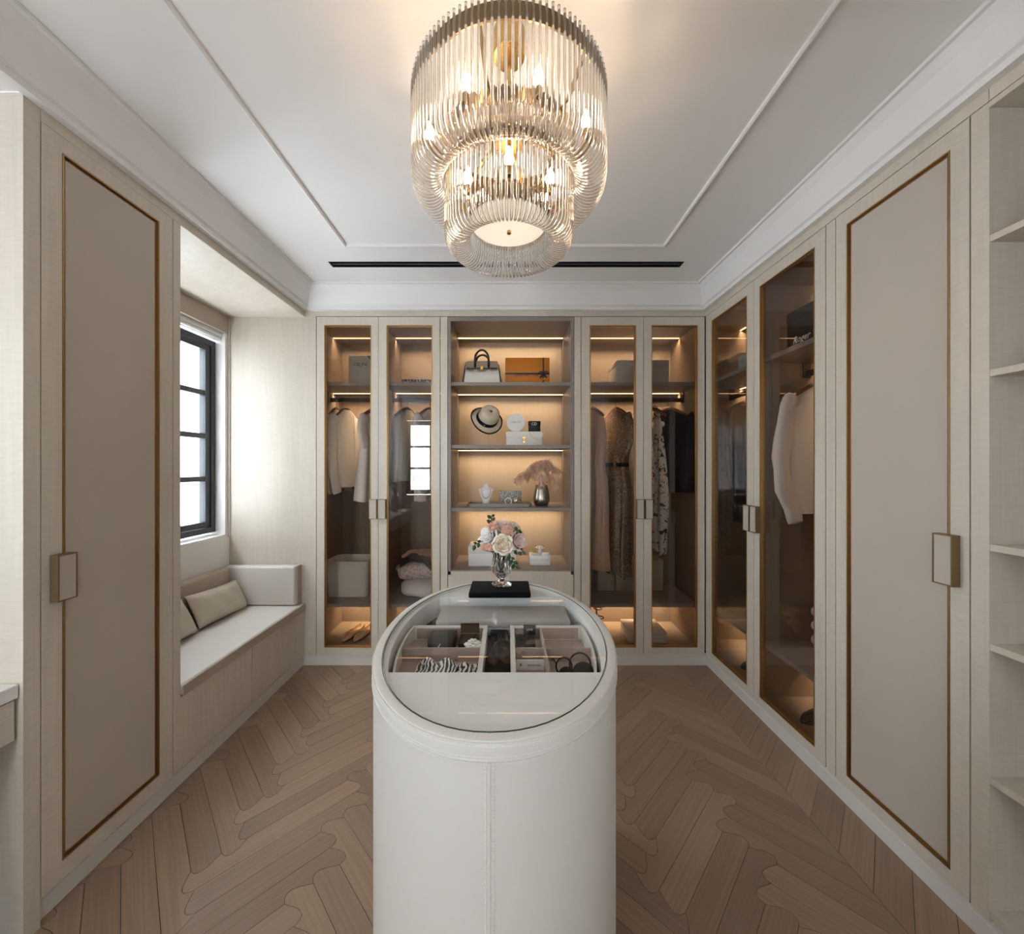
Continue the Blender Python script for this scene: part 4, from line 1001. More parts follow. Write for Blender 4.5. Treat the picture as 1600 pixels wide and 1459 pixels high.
# open display, top shelf: handbag and orange box
hb = thing('handbag', 'ivory and taupe handbag with black handles and gold lock on the top open shelf', 'handbag', (-0.178, 2.72, 1.928)); zb_ = 1.9284
def bagloft(z0, z1, w0, w1, d0, d1, cx, cy, n=6):
    rings = []
    for i in range(n+1):
        t = i/n; wv = w0+(w1-w0)*t; d = d0+(d1-d0)*t
        rings.append([(cx-wv/2, cy-d/2, z0+(z1-z0)*t), (cx+wv/2, cy-d/2, z0+(z1-z0)*t), (cx+wv/2, cy+d/2, z0+(z1-z0)*t), (cx-wv/2, cy+d/2, z0+(z1-z0)*t)])
    return MB().loft(rings)
bagloft(zb_, zb_+0.150, 0.252, 0.222, 0.120, 0.050, -0.178, 2.72).build('bag_body', 'ivory', hb, bevel=0.003)
for sg in (-1, 1):
    MB().prism([(sg*0.1275-0.178, zb_), (sg*0.142-0.178, zb_), (sg*0.1205-0.178, zb_+0.125), (sg*0.1125-0.178, zb_+0.148)], 2.670, 2.770, 'y').build('gusset', 'blackleather', hb)
    MB().tube([(-0.178+sg*0.10, 2.662, zb_+0.104), (-0.178+sg*0.06, 2.657, zb_+0.104)], 0.006, 6).build('belt_end', 'blackleather', hb)
fl_ = [(-0.108, 0.150), (0.108, 0.150), (0.118, 0.112), (0.110, 0.096), (0.070, 0.086), (0.046, 0.100), (0.020, 0.086), (-0.020, 0.086), (-0.046, 0.100), (-0.070, 0.086), (-0.110, 0.096), (-0.118, 0.112)]
MB().prism([(-0.178+a, zb_+b_) for a, b_ in fl_], 2.664, 2.671, 'y').build('flap', 'taupeleather', hb)
MB().box(-0.286, -0.070, 2.664, 2.752, zb_+0.150, zb_+0.158).build('flap_top', 'taupeleather', hb, bevel=0.003)
MB().box(-0.285, -0.071, 2.6585, 2.6638, zb_+0.099, zb_+0.110).build('belt', 'blackleather', hb)
MB().box(-0.188, -0.168, 2.653, 2.6584, zb_+0.092, zb_+0.120).build('lock', 'ornament', hb, bevel=0.002)
for yy, hr_ in ((2.655, 0.062), (2.738, 0.052)):
    P = [(-0.178-0.047, yy, zb_+0.110), (-0.178-0.047, yy, zb_+0.150)] + [(-0.178-0.047*math.cos(a), yy, zb_+0.168+hr_*math.sin(a)) for a in [math.pi*i/12 for i in range(13)]] + [(-0.178+0.047, yy, zb_+0.150), (-0.178+0.047, yy, zb_+0.110)]
    MB().tube(P, 0.0075, 8, up=(0, 1, 0)).build('bag_handle', 'blackleather', hb, smooth=True)
og = thing('orange_box', 'orange gift box tied with navy ribbon on the top open shelf', 'box', (0.14, 2.76, 1.928)); z0 = 1.9284
pad('box_base', 'orange', -0.016, 0.298, 2.725, 2.80, z0, z0+0.197, 0.0015, og, 1)
rb = MB().box(-0.0165, 0.2985, 2.7225, 2.7247, z0+0.078, z0+0.089).box(0.249, 0.259, 2.7225, 2.7247, z0+0.001, z0+0.1975); rb.build('ribbon', 'navy', og)
bw_ = MB()
for sg in (-1, 1):
    bw_.tube([(0.254, 2.716, z0+0.084), (0.254+sg*0.018, 2.710, z0+0.098), (0.254+sg*0.034, 2.714, z0+0.086), (0.254+sg*0.018, 2.716, z0+0.080), (0.254, 2.716, z0+0.084)], 0.005, 6)
    bw_.tube([(0.254, 2.716, z0+0.082), (0.254+sg*0.014, 2.713, z0+0.062), (0.254+sg*0.024, 2.716, z0+0.052)], [0.005, 0.006, 0.004], 6)
bw_.ball((0.254, 2.714, z0+0.084), 0.008, 8, 5); bw_.build('bow', 'navy', og, smooth=True)
MB().prism([(0.242, z0+0.036), (0.285, z0+0.044), (0.290, z0+0.074), (0.262, z0+0.062)], 2.7195, 2.7215, 'y').build('gift_tag', 'orange', og)
text('LOUIS VUITTON', 0.030, (0.133, 2.7216, z0+0.074), FRONT, 'ink', og, sx=0.76)
# second shelf: hat on stand, white bag with two boxes on it
hs = thing('hat_stand', 'slim brass two-rod hat stand on the second open shelf', 'stand', (-0.137, 2.76, 1.500))
for dx in (-0.004, 0.004): MB().tube([(-0.137+dx, 2.765, 1.505), (-0.137+dx, 2.765, 1.60), (-0.137+dx*0.6, 2.77, 1.685)], 0.0022, 6).build('rod', 'gold', hs)
MB().lathe([(0.030, 0.0004), (0.031, 0.002), (0.031, 0.004), (0.006, 0.006)], 20, (-0.137, 2.765, 1.500)).build('base', 'gold', hs)
MB().ball((-0.137, 2.770, 1.688), (0.012, 0.008, 0.012), 10, 6).build('head_knob', 'gold', hs)
ht = thing('straw_hat', 'pale straw hat with black band and black brim edge on a brass stand', 'hat', (-0.150, 2.775, 1.695))
ax = Vector((0.40, -0.76, 0.52)).normalized(); q_ = ax.to_track_quat('Z', 'Y').to_matrix().to_4x4()
def hatm(mb, name, m, **k):
    mb.xf(q_); return mb.build(name, m, ht, local=True, **k)
br_ = lambda q, z: 0.03*math.sin(2*q+0.6)
hm_ = MB(); n = 40; rings = []
def hr(r, z, wob=1.0): return [(r*(1+br_(a, z)*wob)*math.cos(a), r*(1+br_(a, z)*wob)*math.sin(a), z + (0.010*math.cos(2*a) if r > 0.09 else 0)) for a in [2*math.pi*j/n for j in range(n)]]
hm_.loft([hr(0.118, -0.006), hr(0.095, 0.0), hr(0.078, 0.004), hr(0.075, 0.030), hr(0.072, 0.066), hr(0.064, 0.086), hr(0.042, 0.094), hr(0.010, 0.093), hr(0.008, 0.090), hr(0.040, 0.090), hr(0.061, 0.082), hr(0.069, 0.064), hr(0.072, 0.02), hr(0.075, 0.001), hr(0.095, -0.003), hr(0.118, -0.0085)], loop=False)
hatm(hm_, 'hat_body', 'straw', smooth=True)
hatm(MB().loft([hr(0.0825, 0.0045), hr(0.0795, 0.030), hr(0.0745, 0.030), hr(0.0770, 0.0045)], loop=True), 'hat_band', 'blackcloth', smooth='sharp')
hatm(MB().tube(hr(0.1185, -0.007), 0.0046, 6, loop=True), 'brim_edge', 'blackcloth', smooth=True)
dn = Vector((-0.35, -0.40, -0.85)); dn = (dn - ax*dn.dot(ax)).normalized()
em = text('M', 0.014, (0, 0, 0), (0, 0, 0), 'whiteink', ht, name='band_emblem')
em.matrix_local = Matrix.Translation(ax*0.017 + dn*0.0836) @ Matrix((ax.cross(dn), ax, dn)).transposed().to_4x4()
wbg = thing('flap_bag', 'ivory flap bag with gold clasp and chain on the second open shelf', 'handbag', (0.125, 2.76, 1.500)); z0 = 1.5004
pad('bag_body', 'ivory', -0.010, 0.246, 2.725, 2.80, z0, z0+0.100, 0.004, wbg, 2)
MB().prism([(-0.011, z0+0.101), (0.247, z0+0.101), (0.247, z0+0.064), (0.118, z0+0.050), (-0.011, z0+0.064)], 2.7195, 2.7242, 'y').build('flap', 'ivory', wbg, bevel=0.001)
MB().box(0.104, 0.130, 2.7155, 2.7192, z0+0.048, z0+0.064).box(0.108, 0.126, 2.7155, 2.7192, z0+0.020, z0+0.036).box(0.112, 0.122, 2.7165, 2.7192, z0+0.036, z0+0.048).build('clasp', 'ornament', wbg, bevel=0.0015)
cl = MB()
for i in range(26):
    t = i/25; x = 0.150 + 0.108*t; z = z0+0.110 - 0.070*math.sin(math.pi*min(1, t*0.62+0.10)) if t < .8 else z0+0.045+0.05*(t-.8)/.2
    cl.ball((x, 2.712, z), (0.0062, 0.004, 0.0046), 6, 4)
cl.build('chain', 'pearl', wbg, smooth=True)
rw = thing('round_box', 'white round box standing on edge on the ivory flap bag', 'box', (0.058, 2.765, 1.6005)); z0 = 1.6018
def disc(r, y0, y1, cx, cz, n=40): return MB().prism([(cx+r*math.cos(2*math.pi*i/n), cz+r*math.sin(2*math.pi*i/n)) for i in range(n)], y0, y1, 'y')
disc(0.064, 2.762, 2.792, 0.060, z0+0.0655).build('box_base', 'cardwhite', rw, smooth='sharp'); disc(0.0655, 2.744, 2.764, 0.060, z0+0.0655).build('lid', 'cardwhite', rw, smooth='sharp')
text('CHLOE', 0.020, (0.060, 2.7438, z0+0.068), FRONT, 'greyink', rw)
cdb = lidbox('black_cube_box', 'small black cube box with white monogram standing on the ivory flap bag', 0.150, 0.236, 2.735, 2.795, 1.6018, 0.076, 0.03, 'navyblack')
text('CD', 0.028, (0.190, 2.7346, 1.6018+0.055), FRONT, 'whiteink', cdb)
# third shelf: tray, bust, clutch, jewels, feather vase
Z3 = 1.0719
tr = thing('oval_tray', 'taupe leather tray with rounded ends on the third open shelf', 'tray', (-0.055, 2.74, Z3))
def rrect(x0, x1, y0, y1, r, n=6):
    out = []
    for cx, cy, a0 in ((x1-r, y1-r, 0), (x0+r, y1-r, 90), (x0+r, y0+r, 180), (x1-r, y0+r, 270)):
        for i in range(n+1): a = R(a0+90*i/n); out.append((cx+r*math.cos(a), cy+r*math.sin(a)))
    return out
def rr3(x0, x1, y0, y1, r, z): return [(x, y, z) for x, y in rrect(x0, x1, y0, y1, r)]
MB().loft([rr3(-0.280, 0.170, 2.655, 2.835, 0.035, Z3+.0004), rr3(-0.281, 0.171, 2.654, 2.836, 0.035, Z3+0.024), rr3(-0.275, 0.165, 2.660, 2.830, 0.031, Z3+0.025), rr3(-0.275, 0.165, 2.660, 2.830, 0.031, Z3+0.010)]).build('tray_body', 'traytaupe', tr, smooth='sharp')
ZT = Z3+0.0105
bs = thing('jewellery_bust', 'white necklace bust with gold chains standing in the taupe tray', 'bust', (-0.155, 2.775, ZT))
rings = []
for z, wv, d, yo in ((0.0004, 0.026, 0.020, 0), (0.012, 0.026, 0.020, 0), (0.03, 0.030, 0.022, 0), (0.065, 0.046, 0.028, -.002), (0.095, 0.056, 0.028, 0), (0.108, 0.057, 0.022, .004), (0.116, 0.040, 0.018, .006), (0.124, 0.022, 0.016, .007), (0.145, 0.019, 0.015, .007), (0.148, 0.016, 0.012, .007)):
    rings.append([(-0.155+wv*math.cos(a), 2.775+yo+d*math.sin(a), ZT+z) for a in [2*math.pi*j/24 for j in range(24)]])
MB().loft(rings).build('bust_form', 'porcelain', bs, smooth=True)
def neck(name, m, wv, drop, r, label, dy):
    P = [(-0.155-wv*math.cos(math.pi*t), 2.775-dy-0.006*math.sin(math.pi*t), ZT+0.116-drop*math.sin(math.pi*t)) for t in [i/22 for i in range(23)]]
    mb = MB()
    for p in P: mb.ball(p, r, 6, 4)
    tag(mb.build(name, m, None, smooth=True), label, 'necklace')
neck('necklace', 'ornament', 0.034, 0.072, 0.0030, 'longer gold necklace on the white bust', 0.024); neck('necklace', 'pearl', 0.026, 0.045, 0.0026, 'shorter pearl necklace on the white bust', 0.022)
ck = thing('woven_clutch', 'silver woven clutch box standing in the taupe tray', 'clutch', (0.02, 2.785, ZT))
pad('clutch_body', 'woven', -0.058, 0.102, 2.765, 2.805, ZT+.0004, ZT+0.096, 0.005, ck, 2)
frame4(lambda u, d, z: (u, d, z), -0.060, 0.104, ZT+0.0006, ZT+0.0975, 0.004, 2.778, 2.792).build('clutch_frame', 'silver', ck)
def torus(c, r, t, tilt=(0, 0, 0), n=20):
    mt = Matrix.Translation(c) @ Matrix.Rotation(tilt[0], 4, 'X') @ Matrix.Rotation(tilt[1], 4, 'Y')
    return MB().tube([mt @ Vector((r*math.cos(2*math.pi*i/n), r*math.sin(2*math.pi*i/n), 0)) for i in range(n)], t, 6, loop=True)
for c, r, t, tl, m_, lab in (((-0.205, 2.700, ZT+.0050), 0.022, 0.0042, (0, 0, 0), 'pearl', 'pearl bracelet lying flat under the necklace bust'),
        ((-0.115, 2.695, ZT+.0050), 0.024, 0.0038, (0, 0, 0), 'ornament', 'gold bangle lying flat before the bust'),
        ((0.005, 2.705, ZT+0.0262), 0.0225, 0.0034, (R(80), 0, 0), 'pearl', 'pale bangle standing upright in front of the clutch'),
        ((0.125, 2.715, ZT+.0050), 0.024, 0.0040, (0, 0, 0), 'ornament', 'gold bangle at the feather end of the tray')):
    tag(torus(c, r, t, tl).build('bangle', m_, None, smooth=True), lab, 'bracelet')
wt = thing('wristwatch', 'gold wristwatch standing beside the pale bangle in the tray', 'watch', (0.065, 2.705, ZT))
torus((0.065, 2.705, ZT+0.0234), 0.0195, 0.0036, (R(90), R(20), 0)).build('strap', 'ornament', wt, smooth=True)
MB().lathe([(0.011, 0), (0.012, 0.002), (0.011, 0.005)], 18).xf(Matrix.Translation((0.056, 2.704, ZT+0.034)) @ Matrix.Rotation(R(65), 4, 'X')).build('dial', 'porcelain', wt, smooth='sharp')
er = MB()
for k in range(7): er.ball((0.087+0.006*(k % 3), 2.690+0.006*(k//3), ZT+0.0055), 0.005, 8, 5)
tag(er.build('earrings', 'ornament', None, smooth=True), 'cluster of gold earrings between watch and gold bangle', 'earrings')
vs_ = thing('silver_vase', 'mercury silver vase holding pink feathers on the third open shelf', 'vase', (0.243, 2.76, Z3))
MB().lathe([(0.036, .0004), (0.046, 0.006), (0.056, 0.025), (0.060, 0.048), (0.056, 0.080), (0.049, 0.115), (0.044, 0.148), (0.041, 0.148), (0.046, 0.112), (0.053, 0.075), (0.055, 0.05), (0.03, 0.012)], 32, (0.243, 2.76, Z3)).build('vase_body', 'silver', vs_, smooth=True)
FL = ('longest feather drooping toward the woven clutch', 'feather curling over above the woven clutch', 'tall feather rising toward the shelf corner', 'feather arching out to touch the shelf side', 'feather drooping down beside the vase toward the side panel', 'short feather drooping over the front of the vase', 'tallest upright feather at the back')
def feather(p0, ctrl, tip, wd, seed):
    rg = random.Random(seed); f = thing('ostrich_feather', 'pink ostrich ' + FL[seed], 'feather', p0, 0, 'pink feathers in the silver vase')
    P0, P1, P2 = Vector(p0), Vector(ctrl), Vector(tip)
    cv = lambda t: P0*(1-t)**2 + P1*2*t*(1-t) + P2*t*t
    MB().tube([cv(i/14) for i in range(15)], [0.0016-0.0011*i/14 for i in range(15)], 5).build('quill', 'feather', f)
    b_ = MB()
    for i in range(560):
        t = rg.uniform(0.30, 1.0); p = cv(t); d = (cv(min(1, t+.02))-cv(t-.02)).normalized()
        sd = d.orthogonal().normalized(); sd.rotate(Matrix.Rotation(rg.uniform(0, 6.28), 3, d))
        ln = wd*rg.uniform(0.7, 1.3)*(1-0.35*abs(t-0.6)/0.5)
        q1 = p + sd*ln*0.55 + d*ln*0.25; q2 = p + sd*ln*0.95 + d*ln*0.35 + Vector((0, 0, -ln*0.55))
        n_ = sd.cross(d).normalized()*0.0017
        b_.add([p-n_, p+n_, q1+n_, q1-n_, q2], [(0, 1, 2, 3), (3, 2, 4)])
    b_.build('barbs', 'feather', f, kind='stuff')
vp_ = (0.243, 2.76, Z3+0.020)
for k, (c1, tp, wd) in enumerate((((0.23, 2.75, Z3+0.36), (0.055, 2.73, Z3+0.165), 0.055), ((0.25, 2.77, Z3+0.42), (0.13, 2.77, Z3+0.205), 0.050), ((0.25, 2.78, Z3+0.42), (0.31, 2.78, Z3+0.27), 0.055),
        ((0.26, 2.78, Z3+0.36), (0.385, 2.79, Z3+0.23), 0.042), ((0.28, 2.75, Z3+0.33), (0.345, 2.74, Z3+0.12), 0.052), ((0.245, 2.72, Z3+0.34), (0.24, 2.68, Z3+0.15), 0.045), ((0.22, 2.78, Z3+0.40), (0.215, 2.79, Z3+0.27), 0.048))):
    feather((vp_[0]+0.004*math.cos(k), vp_[1]+0.004*math.sin(k), vp_[2]), c1, tp, wd, k)
# bottom open shelf
Z4 = 0.6503
lidbox('long_white_box', 'long white lidded box on the lowest open shelf behind the bouquet', -0.278, 0.063, 2.705, 2.90, Z4, 0.138, 0.048, 'cardwhite')
lidbox('small_white_box', 'small white lidded box carrying trinkets on the lowest open shelf', 0.158, 0.306, 2.725, 2.85, Z4, 0.068, 0.032, 'cardwhite')
ZS = Z4+0.0684
tk = thing('trinket_stand', 'white and gold mushroom-shaped trinket stand on the small white box', 'ornament', (0.235, 2.80, ZS))
MB().lathe([(0.014, .0004), (0.013, 0.02), (0.011, 0.034), (0.034, 0.044), (0.036, 0.050), (0.022, 0.056), (0.004, 0.057)], 24, (0.235, 2.80, ZS)).build('stand_body', 'porcelain', tk, smooth=True)
tb = MB()
for k in range(9): a = 6.28*k/9; tb.ball((0.235+0.030*math.cos(a), 2.80+0.030*math.sin(a), ZS+0.053), 0.005, 6, 4)
tb.build('gold_beads', 'ornament', tk, smooth=True)
tp_ = thing('trinket_dish', 'round white dish heaped with pearls on the small white box', 'dish', (0.195, 2.762, ZS))
MB().lathe([(0.016, .0004), (0.026, 0.012), (0.028, 0.018), (0.024, 0.016), (0.004, 0.008)], 20, (0.195, 2.762, ZS)).build('dish_body', 'porcelain', tp_, smooth=True)
tb = MB()
for k in range(8): a = 6.28*k/8; tb.ball((0.195+0.013*math.cos(a)*(k % 2+.6), 2.762+0.013*math.sin(a)*(k % 2+.6), ZS+0.021+0.004*(k % 2)), 0.0065, 8, 5)
tb.build('pearls', 'ornament', tp_, smooth=True)
pc = thing('powder_compact', 'white round lidded pot at the corner of the small white box', 'pot', (0.272, 2.755, ZS))
MB().lathe([(0.027, .0004), (0.028, 0.003), (0.028, 0.009)], 24, (0.272, 2.755, ZS)).build('pot_base', 'porcelain', pc, smooth='sharp'); MB().lathe([(0.0285, 0.0094), (0.0285, 0.013), (0.02, 0.018), (0.004, 0.019)], 24, (0.272, 2.755, ZS)).build('lid', 'porcelain', pc, smooth='sharp')

# ================================================================== LOWER SHELVES AND FLOORS OF THE WARDROBES
sb = thing('storage_bin', 'large white rounded storage bin on the lower wardrobe shelf', 'bin', (-1.165, 2.90, TL_))
def binr(x0, x1, y0, y1, r, z): return rr3(x0, x1, y0, y1, r, z)
MB().loft([binr(-1.318, -1.020, 2.790, 3.020, 0.045, TL_+.0004), binr(-1.330, -1.008, 2.780, 3.030, 0.048, TL_+0.245), binr(-1.333, -1.005, 2.777, 3.033, 0.050, TL_+0.250), binr(-1.333, -1.005, 2.777, 3.033, 0.050, TL_+0.258), binr(-1.325, -1.013, 2.785, 3.025, 0.044, TL_+0.258), binr(-1.312, -1.026, 2.795, 3.015, 0.04, TL_+0.01)]).build('bin_body', 'cardwhite', sb, smooth='sharp')
MB().tube([(-1.006, 2.84, TL_+0.235), (-0.992, 2.84, TL_+0.238)], 0.008, 10).build('handle_peg', 'hangerwood', sb); MB().box(-1.0035, -0.998, 2.83, 2.98, TL_+0.205, TL_+0.225).build('strap', 'blackleather', sb)
def blob(name, label, cat, m, c, r, seed, amp=0.10, n=36, k=18, flat=2.6):
    rg = random.Random(seed); ph = [rg.uniform(0, 6.28) for _ in range(6)]
    rings = []
    for i in range(1, k):
        th = math.pi*i/k; ring = []
        for j in range(n):
            q = 2*math.pi*j/n; x, y, z = math.sin(th)*math.cos(q), math.sin(th)*math.sin(q), -math.cos(th)
            s_ = 1/(abs(x)**flat+abs(y)**flat+abs(z)**flat)**(1/flat)
            w_ = 1 + amp*(0.5*math.sin(3*q+ph[0]+2*z) + 0.35*math.sin(5*q+ph[1]-4*z) + 0.3*math.sin(7*z+ph[2]+2*q) + 0.2*math.sin(11*q+ph[3]+5*z))
            zz = max(z*s_*w_, -1.0)
            ring.append((c[0]+r[0]*x*s_*w_, c[1]+r[1]*y*s_*w_, c[2]+r[2]*zz))
        rings.append(ring)
    return tag(MB().loft(rings).build(name, m, None, smooth=True), label, cat)
blob('folded_quilt', 'plump white folded quilt at the bottom of the wardrobe pile', 'quilt', 'duvet', (-0.640, 2.86, TL_+0.061), (0.145, 0.15, 0.060), 2, 0.09)
blob('floral_cushion', 'floral pink bundle lying on the white quilt', 'cushion', 'floral', (-0.660, 2.86, TL_+0.186), (0.150, 0.13, 0.062), 5, 0.10)
blob('folded_blouse', 'pale pink folded blouse on top of the floral bundle', 'blouse', 'blush', (-0.655, 2.89, TL_+0.285), (0.115, 0.10, 0.034), 9, 0.16)
n1, n2 = 30, 8; vs = []; fs = []
for i in range(n1+1):
    for j in range(n2+1):
        t, u = i/n1, j/n2-0.5
        vs.append((-0.770+0.27*t, 2.765+0.02*math.sin(t*5)+u*0.02 - 0.01*math.sin(3*t), TL_+0.205+0.085*math.sin(math.pi*min(1, 0.15+t*0.9))**0.8 + u*0.05 + 0.006*math.sin(t*17+u*6)))
for i in range(n1):
    for j in range(n2): a = i*(n2+1)+j; fs.append((a, a+1, a+n2+2, a+n2+1))
so = MB().add(vs, fs).build('black_scarf', 'blackcloth', None, smooth=True); md = so.modifiers.new('thickness', 'SOLIDIFY'); md.thickness = 0.012
tag(so, 'rumpled black scarf draped over the floral bundle', 'scarf')
for x0, x1, h, lab in ((0.690, 0.822, 0.175, 'plain storage box beside the slotted one on the lower shelf'), (0.828, 1.190, 0.235, 'tall storage box with a dark slot handle on the lower shelf')):
    t = lidbox('storage_box', lab, x0, x1, 2.93, 3.09, TL_, h, 0.03, 'cardbeige')
    if x0 > .8: MB().box(0.885, 0.893, 2.9285, 2.9299, TL_+0.085, TL_+0.125).build('slot_handle', 'ink', t)
for a, b, c_, lab in ((1.46, 2.37, 0, 'pale blue box on the corner top shelf'), ):
    lidbox('blue_box', lab, 1.43, 1.60, 2.16, 2.385, TU, 0.085, 0.03, 'bluecard')
lidbox('brown_box', 'brown box standing behind the pale blue box on the corner top shelf', 1.46, 1.70, 2.42, 2.70, TU, 0.13, 0.04, 'browncard')
bb = lidbox('black_gift_box', 'large black box with pale script lettering on the side-wall top shelf', 1.420, 1.70, 1.615, 1.955, TU, 0.185, 0.05, 'navyblack')
text('Roger Vivier', 0.048, (1.4188, 1.80, TU+0.034), SIDE, 'whiteink', bb, sx=0.9, shear=0.35)
tw_ = thing('towel_stack', 'stack of three rolled white towels on the side-wall lower shelf', 'towels', (1.72, 1.86, TL_))
def towel(i):
    t = tag(MB().loft([[(1.60+x, 1.70+0.32*s_, TL_+0.0385+0.074*i+z) for x, z in [(0.11+0.115*math.copysign(abs(math.cos(a))**.6, math.cos(a)), 0.0365*math.copysign(abs(math.sin(a))**.8, math.sin(a))) for a in [2*math.pi*j/20 for j in range(20)]]] for s_ in (0, 0.03, 0.97, 1.0)]).build('folded_towel', 'duvet', None, smooth='sharp'),
        ('lowest', 'middle', 'topmost')[i]+' rolled white towel of the stack on the side-wall shelf', 'towel', 'rolled white towels')
bpy.data.objects.remove(tw_)
for i in range(3): towel(i)

# ---- shoes
def shoe(name, label, cat, m, loc, rz, length=0.24, wd=0.038, heel=0.0, sole='ink', vamp=0.36, group=None):
    t = thing(name, label, cat, loc, rz, group); n = 22; st_ = 26; rings = []
    def base(s_): return heel*(max(0, (s_-0.30)/0.70))**1.5
    for i in range(st_+1):
        s_ = i/st_
        wv = wd*(min(1, (s_/0.22))**0.62)*(1-0.30*max(0, s_-0.45)/0.55)*(1 if s_ < 0.93 else (1-((s_-0.93)/0.07)**2*0.55))
        wv = max(wv, 0.003); hh = (0.020 + 0.022*min(1, s_/0.35) + 0.018*max(0, s_-0.6)/0.4)*min(1, 0.35+s_/0.15)
        op = 0.04 if s_ < vamp else min(R(68), R(8)+R(150)*(s_-vamp)**0.8)
        ring = []
        for r_ in (1.0, 0.86):
            A_ = [math.pi/2+op + (2*math.pi-2*op)*j/(n-1) for j in range(n)]
            if r_ < 1: A_ = A_[::-1]
            for a in A_:
                x = wv*r_*math.cos(a); z = hh*0.5 + hh*0.5*r_*math.sin(a)*1.05
                ring.append((x, -length*0.5+length*s_, max(0.003 if r_ == 1 else 0.006, z) + base(s_) + 0.001))
        rings.append(ring)
    MB().loft(rings).build('upper', m, t, smooth=True, local=True)
    so_ = []
    for i in range(st_+1):
        s_ = i/st_; wv = max(0.003, wd*(min(1, (s_/0.22))**0.62)*(1-0.30*max(0, s_-0.45)/0.55)*0.96); y = -length*0.5+length*s_
        so_.append([(-wv, y, base(s_)+.0002), (wv, y, base(s_)+.0002), (wv, y, base(s_)+0.003), (-wv, y, base(s_)+0.003)])
    MB().loft(so_).build('sole', sole, t, local=True)
    if heel: MB().loft([[(r_*math.cos(a), length*0.44+r_*math.sin(a)+o_, z) for a in [2*math.pi*j/10 for j in range(10)]] for z, r_, o_ in ((.0002, 0.006, 0), (heel*0.5, 0.007, -.002), (heel*0.96, 0.020, -.008))]).build('shoe_heel', m, t, smooth=True, local=True)
    return t
def bowtie(t):
    MB().ball((0.009, -0.055, 0.043), (0.010, 0.005, 0.004), 8, 5).ball((-0.009, -0.055, 0.043), (0.010, 0.005, 0.004), 8, 5).build('bow', 'nude', t, smooth=True, local=True)
ZF = 0.1003
for x, lab in ((-1.150, 'nude pointed flat shoe of the pair, nearer the alcove'), (-1.066, 'nude pointed flat shoe of the pair, nearer the island')):
    bowtie(shoe('pointed_flat', lab, 'shoe', 'nude', (x, 2.86, ZF), R(-12), 0.255, 0.036, group='nude flats'))
for y, x, lab in ((1.90, 1.55, 'black patent pump pointing out in the side wardrobe, nearer the corner'), (1.80, 1.57, 'black patent pump at the door edge of the side wardrobe')):
    shoe('patent_pump', lab, 'shoe', 'blackgloss', (x, y, ZF), R(-78), 0.24, 0.037, 0.055, group='black pumps')
for y, lab in ((2.40, 'dark ankle shoe in the corner compartment, nearer the corner'), (2.29, 'dark ankle shoe in the corner compartment beside the door stile')):
    shoe('dark_shoe', lab, 'shoe', 'navyblack', (1.57, y, ZF), R(-80), 0.25, 0.038, group='dark shoes')
# strappy black heel
for dx, lab in ((0.0, 'tall black strappy sandal standing behind the island rim'), (-0.085, 'black strappy sandal mostly hidden behind the island')):
    t = thing('strappy_sandal', lab, 'shoe', (0.705+dx, 2.86, ZF), R(8), 'black sandals')
    MB().loft([[(-0.03+0.006*s_, y, z), (0.03-0.006*s_, y, z), (0.03-0.006*s_, y, z+0.006), (-0.03+0.006*s_, y, z+0.006)] for s_, y, z in ((0, -0.12, .0004), (0, -0.06, .0004), (0, -0.02, 0.012), (1, 0.05, 0.065), (1, 0.10, 0.085))]).build('sole', 'blackleather', t, local=True)
    MB().loft([[(r_*math.cos(a), 0.09+r_*math.sin(a), z) for a in [2*math.pi*j/8 for j in range(8)]] for z, r_ in ((.0004, 0.005), (0.084, 0.014))]).build('shoe_heel', 'blackleather', t, local=True)
    for y, z, r_ in ((-0.09, 0.010, 0.030), (-0.05, 0.016, 0.032), (0.00, 0.055, 0.030), (0.05, 0.110, 0.030), (0.085, 0.165, 0.030), (0.09, 0.195, 0.030)):
        MB().tube([(r_*math.cos(a), y+0.012*math.sin(a), z+(0.026 if y < 0.04 else 0.008)*max(0, math.sin(a)) - 0.004) for a in [math.pi*i/10 for i in range(11)]] if y < 0.04 else [(r_*math.cos(a), y+0.028*math.sin(a), z) for a in [2*math.pi*i/16 for i in range(16)]], 0.0042, 6, loop=y > 0.04).build('strap', 'blackleather', t, local=True)
    MB().tube([(0, 0.10, 0.09), (0, 0.118, 0.14), (0, 0.118, 0.20)], 0.006, 6).build('back_strap', 'blackleather', t, local=True)
wbx = thing('white_shoe_box', 'low white shoe box on the wardrobe floor across the corner doors', 'box', (0.97, 2.83, ZF))
for k in range(3): pad(('box_base', 'box_layer', 'lid')[k], 'cardwhite', 0.866, 1.126, 2.715, 2.945, ZF+0.0004+0.029*k, ZF+0.0275+0.029*k, 0.0015, wbx, 1)

